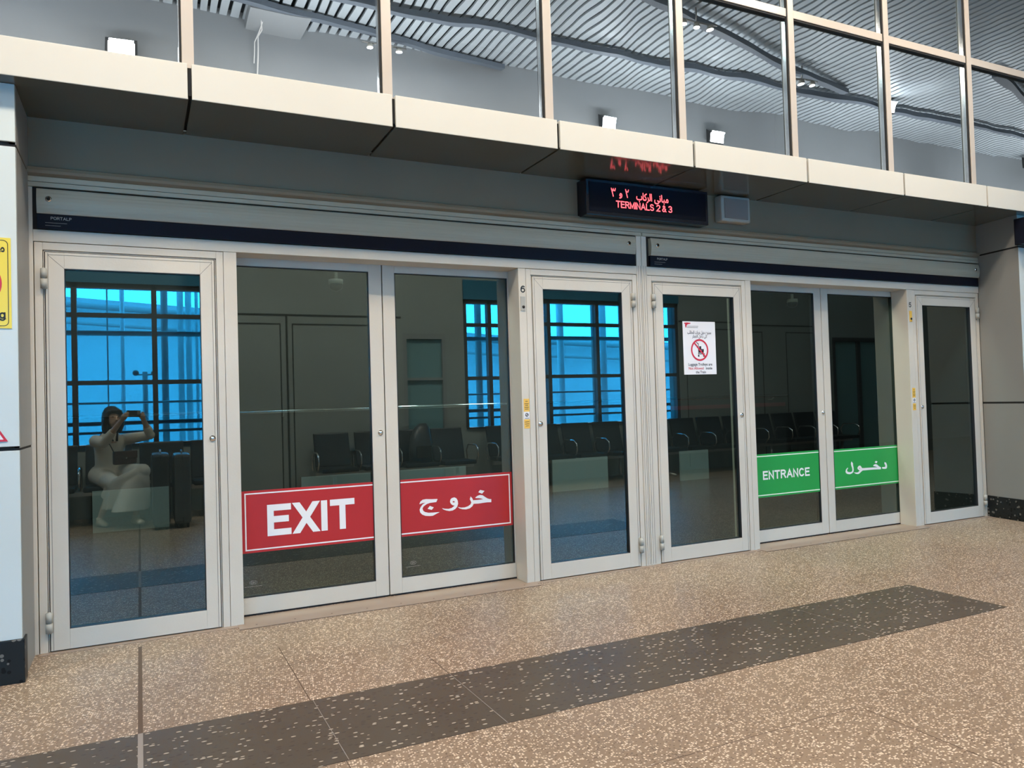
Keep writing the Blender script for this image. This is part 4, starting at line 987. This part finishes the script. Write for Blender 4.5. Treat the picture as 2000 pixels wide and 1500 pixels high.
# skirt: two covered thighs running into a hanging drape
m = MB()
for hp, kn in ((HPR, KR), (HPL, KL)):
    m.tube([hp, hp.lerp(kn, .6), kn+(kn-hp)*.10], [.11, .100, .084], 16); m.ball(kn, .086)
m.tube([KL, KL.lerp(AL, .4)], [.078, .080], 14)
rings = []
for t, a, bdep in ((-.02, .10, .085), (.2, .135, .10), (.45, .165, .12), (.7, .19, .14), (.9, .205, .155)):
    c = KR.lerp(AR+UP*.02, t)-RD*.05*t; rings.append((c-RD*.02, RD*a*1.0, FD*bdep*.8))
m.loft(rings, n=28, caps=True)
NR = 72; MK = (KR+KL)/2; cloth = []
for t_, a, bdep in ((0, .16, .105), (.12, .21, .125), (.35, .245, .14), (.65, .27, .155), (1, .29, .17)):
    c = Vector((MK.x-.02*t_, MK.y+.02-.06*t_, .60-.40*t_))
    for k in range(NR):
        an = 2*math.pi*k/NR; rr = 1+.07*t_*math.sin(an*11+1.3)+.03*t_*math.sin(an*17)
        ax = (KR-KL); ax.z = 0; ax.normalize(); bx = Vector((-ax.y, ax.x, 0))
        cloth.append(c+ax*math.cos(an)*a*rr*.82+bx*math.sin(an)*bdep*rr+UP*.06*math.cos(an)*(1-t_))
fs_ = [(i*NR+k, i*NR+(k+1) % NR, (i+1)*NR+(k+1) % NR, (i+1)*NR+k) for i in range(4) for k in range(NR)]
m.add(cloth, fs_+[tuple(range(NR-1, -1, -1)), tuple(4*NR+k for k in range(NR))], 0, True)
k2 = m.build('skirt', M['skirt'], person)
rm = k2.modifiers.new('join', 'REMESH'); rm.mode = 'VOXEL'; rm.voxel_size = .008; rm.use_smooth_shade = True
sm_ = k2.modifiers.new('soften', 'SMOOTH'); sm_.iterations = 4
for an in (AR, AL):
    z0 = an.z-.085
    m = MB(); c = Vector((an.x, an.y, 0))
    m.loft([(c+FD*-.055+UP*(z0+.03), RD*.030, UP*.028), (c+FD*.0+UP*(z0+.042), RD*.038, UP*.042), (c+FD*.06+UP*(z0+.034), RD*.042, UP*.034), (c+FD*.12+UP*(z0+.025), RD*.040, UP*.024), (c+FD*.155+UP*(z0+.02), RD*.022, UP*.016)], n=18)
    m.tube([an-UP*.05, an+UP*.01], [.042, .040], 14)
    m.build('shoe', M['shoe'], person)
phn = thing('phone', tuple(ph_c), 'dark smartphone held up sideways by the seated person', 'phone')
m = MB().bbox(-.078, .078, -.004, .004, -.037, .037, .0035)
rot = Matrix((R2, F, U2)).transposed()
m.v = [tuple(ph_c+rot @ Vector(p)) for p in m.v]; m.build('case', M['black'], phn)
m = MB().bbox(.038, .068, .0035, .0055, -.014, .030, .0009)
m.v = [tuple(ph_c+rot @ Vector(p)) for p in m.v]; m.build('camera_bump', M['steel'], phn)
bg_ = thing('handbag', (.33, -4.93, .62), 'brown leather handbag resting on the lap of the seated person', 'bag')
bc = Vector((.335, -4.985, .755))
m = MB().bbox(-.125, .125, -.035, .035, -.075, .075, .02)
r3 = Matrix((RD, FD, UP)).transposed()
m.v = [tuple(bc+r3 @ Vector(p)) for p in m.v]; m.build('body', M['bag'], bg_)
m = MB().bbox(-.127, .127, .028, .042, -.01, .078, .008); m.v = [tuple(bc+r3 @ Vector(p)) for p in m.v]; m.build('flap', M['bag'], bg_)
m = MB().tube([(0, .042, 0), (0, .048, 0)], .012, 14); m.v = [tuple(bc+r3 @ Vector(p)) for p in m.v]; m.build('clasp', M['chrome'], bg_)
m = MB().tube([bc-RD*.12+UP*.07, bc-RD*.15+UP*.16-FD*.03, L3(SHL, .02, .085, -.06), L3(SHL, .06, .0, .07), L3(SHL, .10, -.12, -.1), bc-FD*.28+UP*.05-RD*.05], .006, 8)
m.build('strap', M['black'], bg_)
bp = thing('backpack', (4.08, -5.3, .445), 'dark backpack lying on the bench beside the glazed door', 'bag')
m = MB().loft([((4.08, -5.3, .46), (.16, 0, 0), (0, .10, 0)), ((4.08, -5.3, .62), (.17, 0, 0), (0, .12, 0)), ((4.09, -5.3, .8), (.15, 0, 0), (0, .11, 0)), ((4.11, -5.32, .93), (.11, 0, 0), (0, .08, 0)), ((4.13, -5.32, .99), (.05, 0, 0), (0, .04, 0))], n=24)
bp.location = (4.08, -5.3, .445)
m.build('body', M['case1'], bp)
MB().bbox(3.98, 4.20, -5.20, -5.17, .50, .68, .012).build('front_pocket', M['black'], bp)
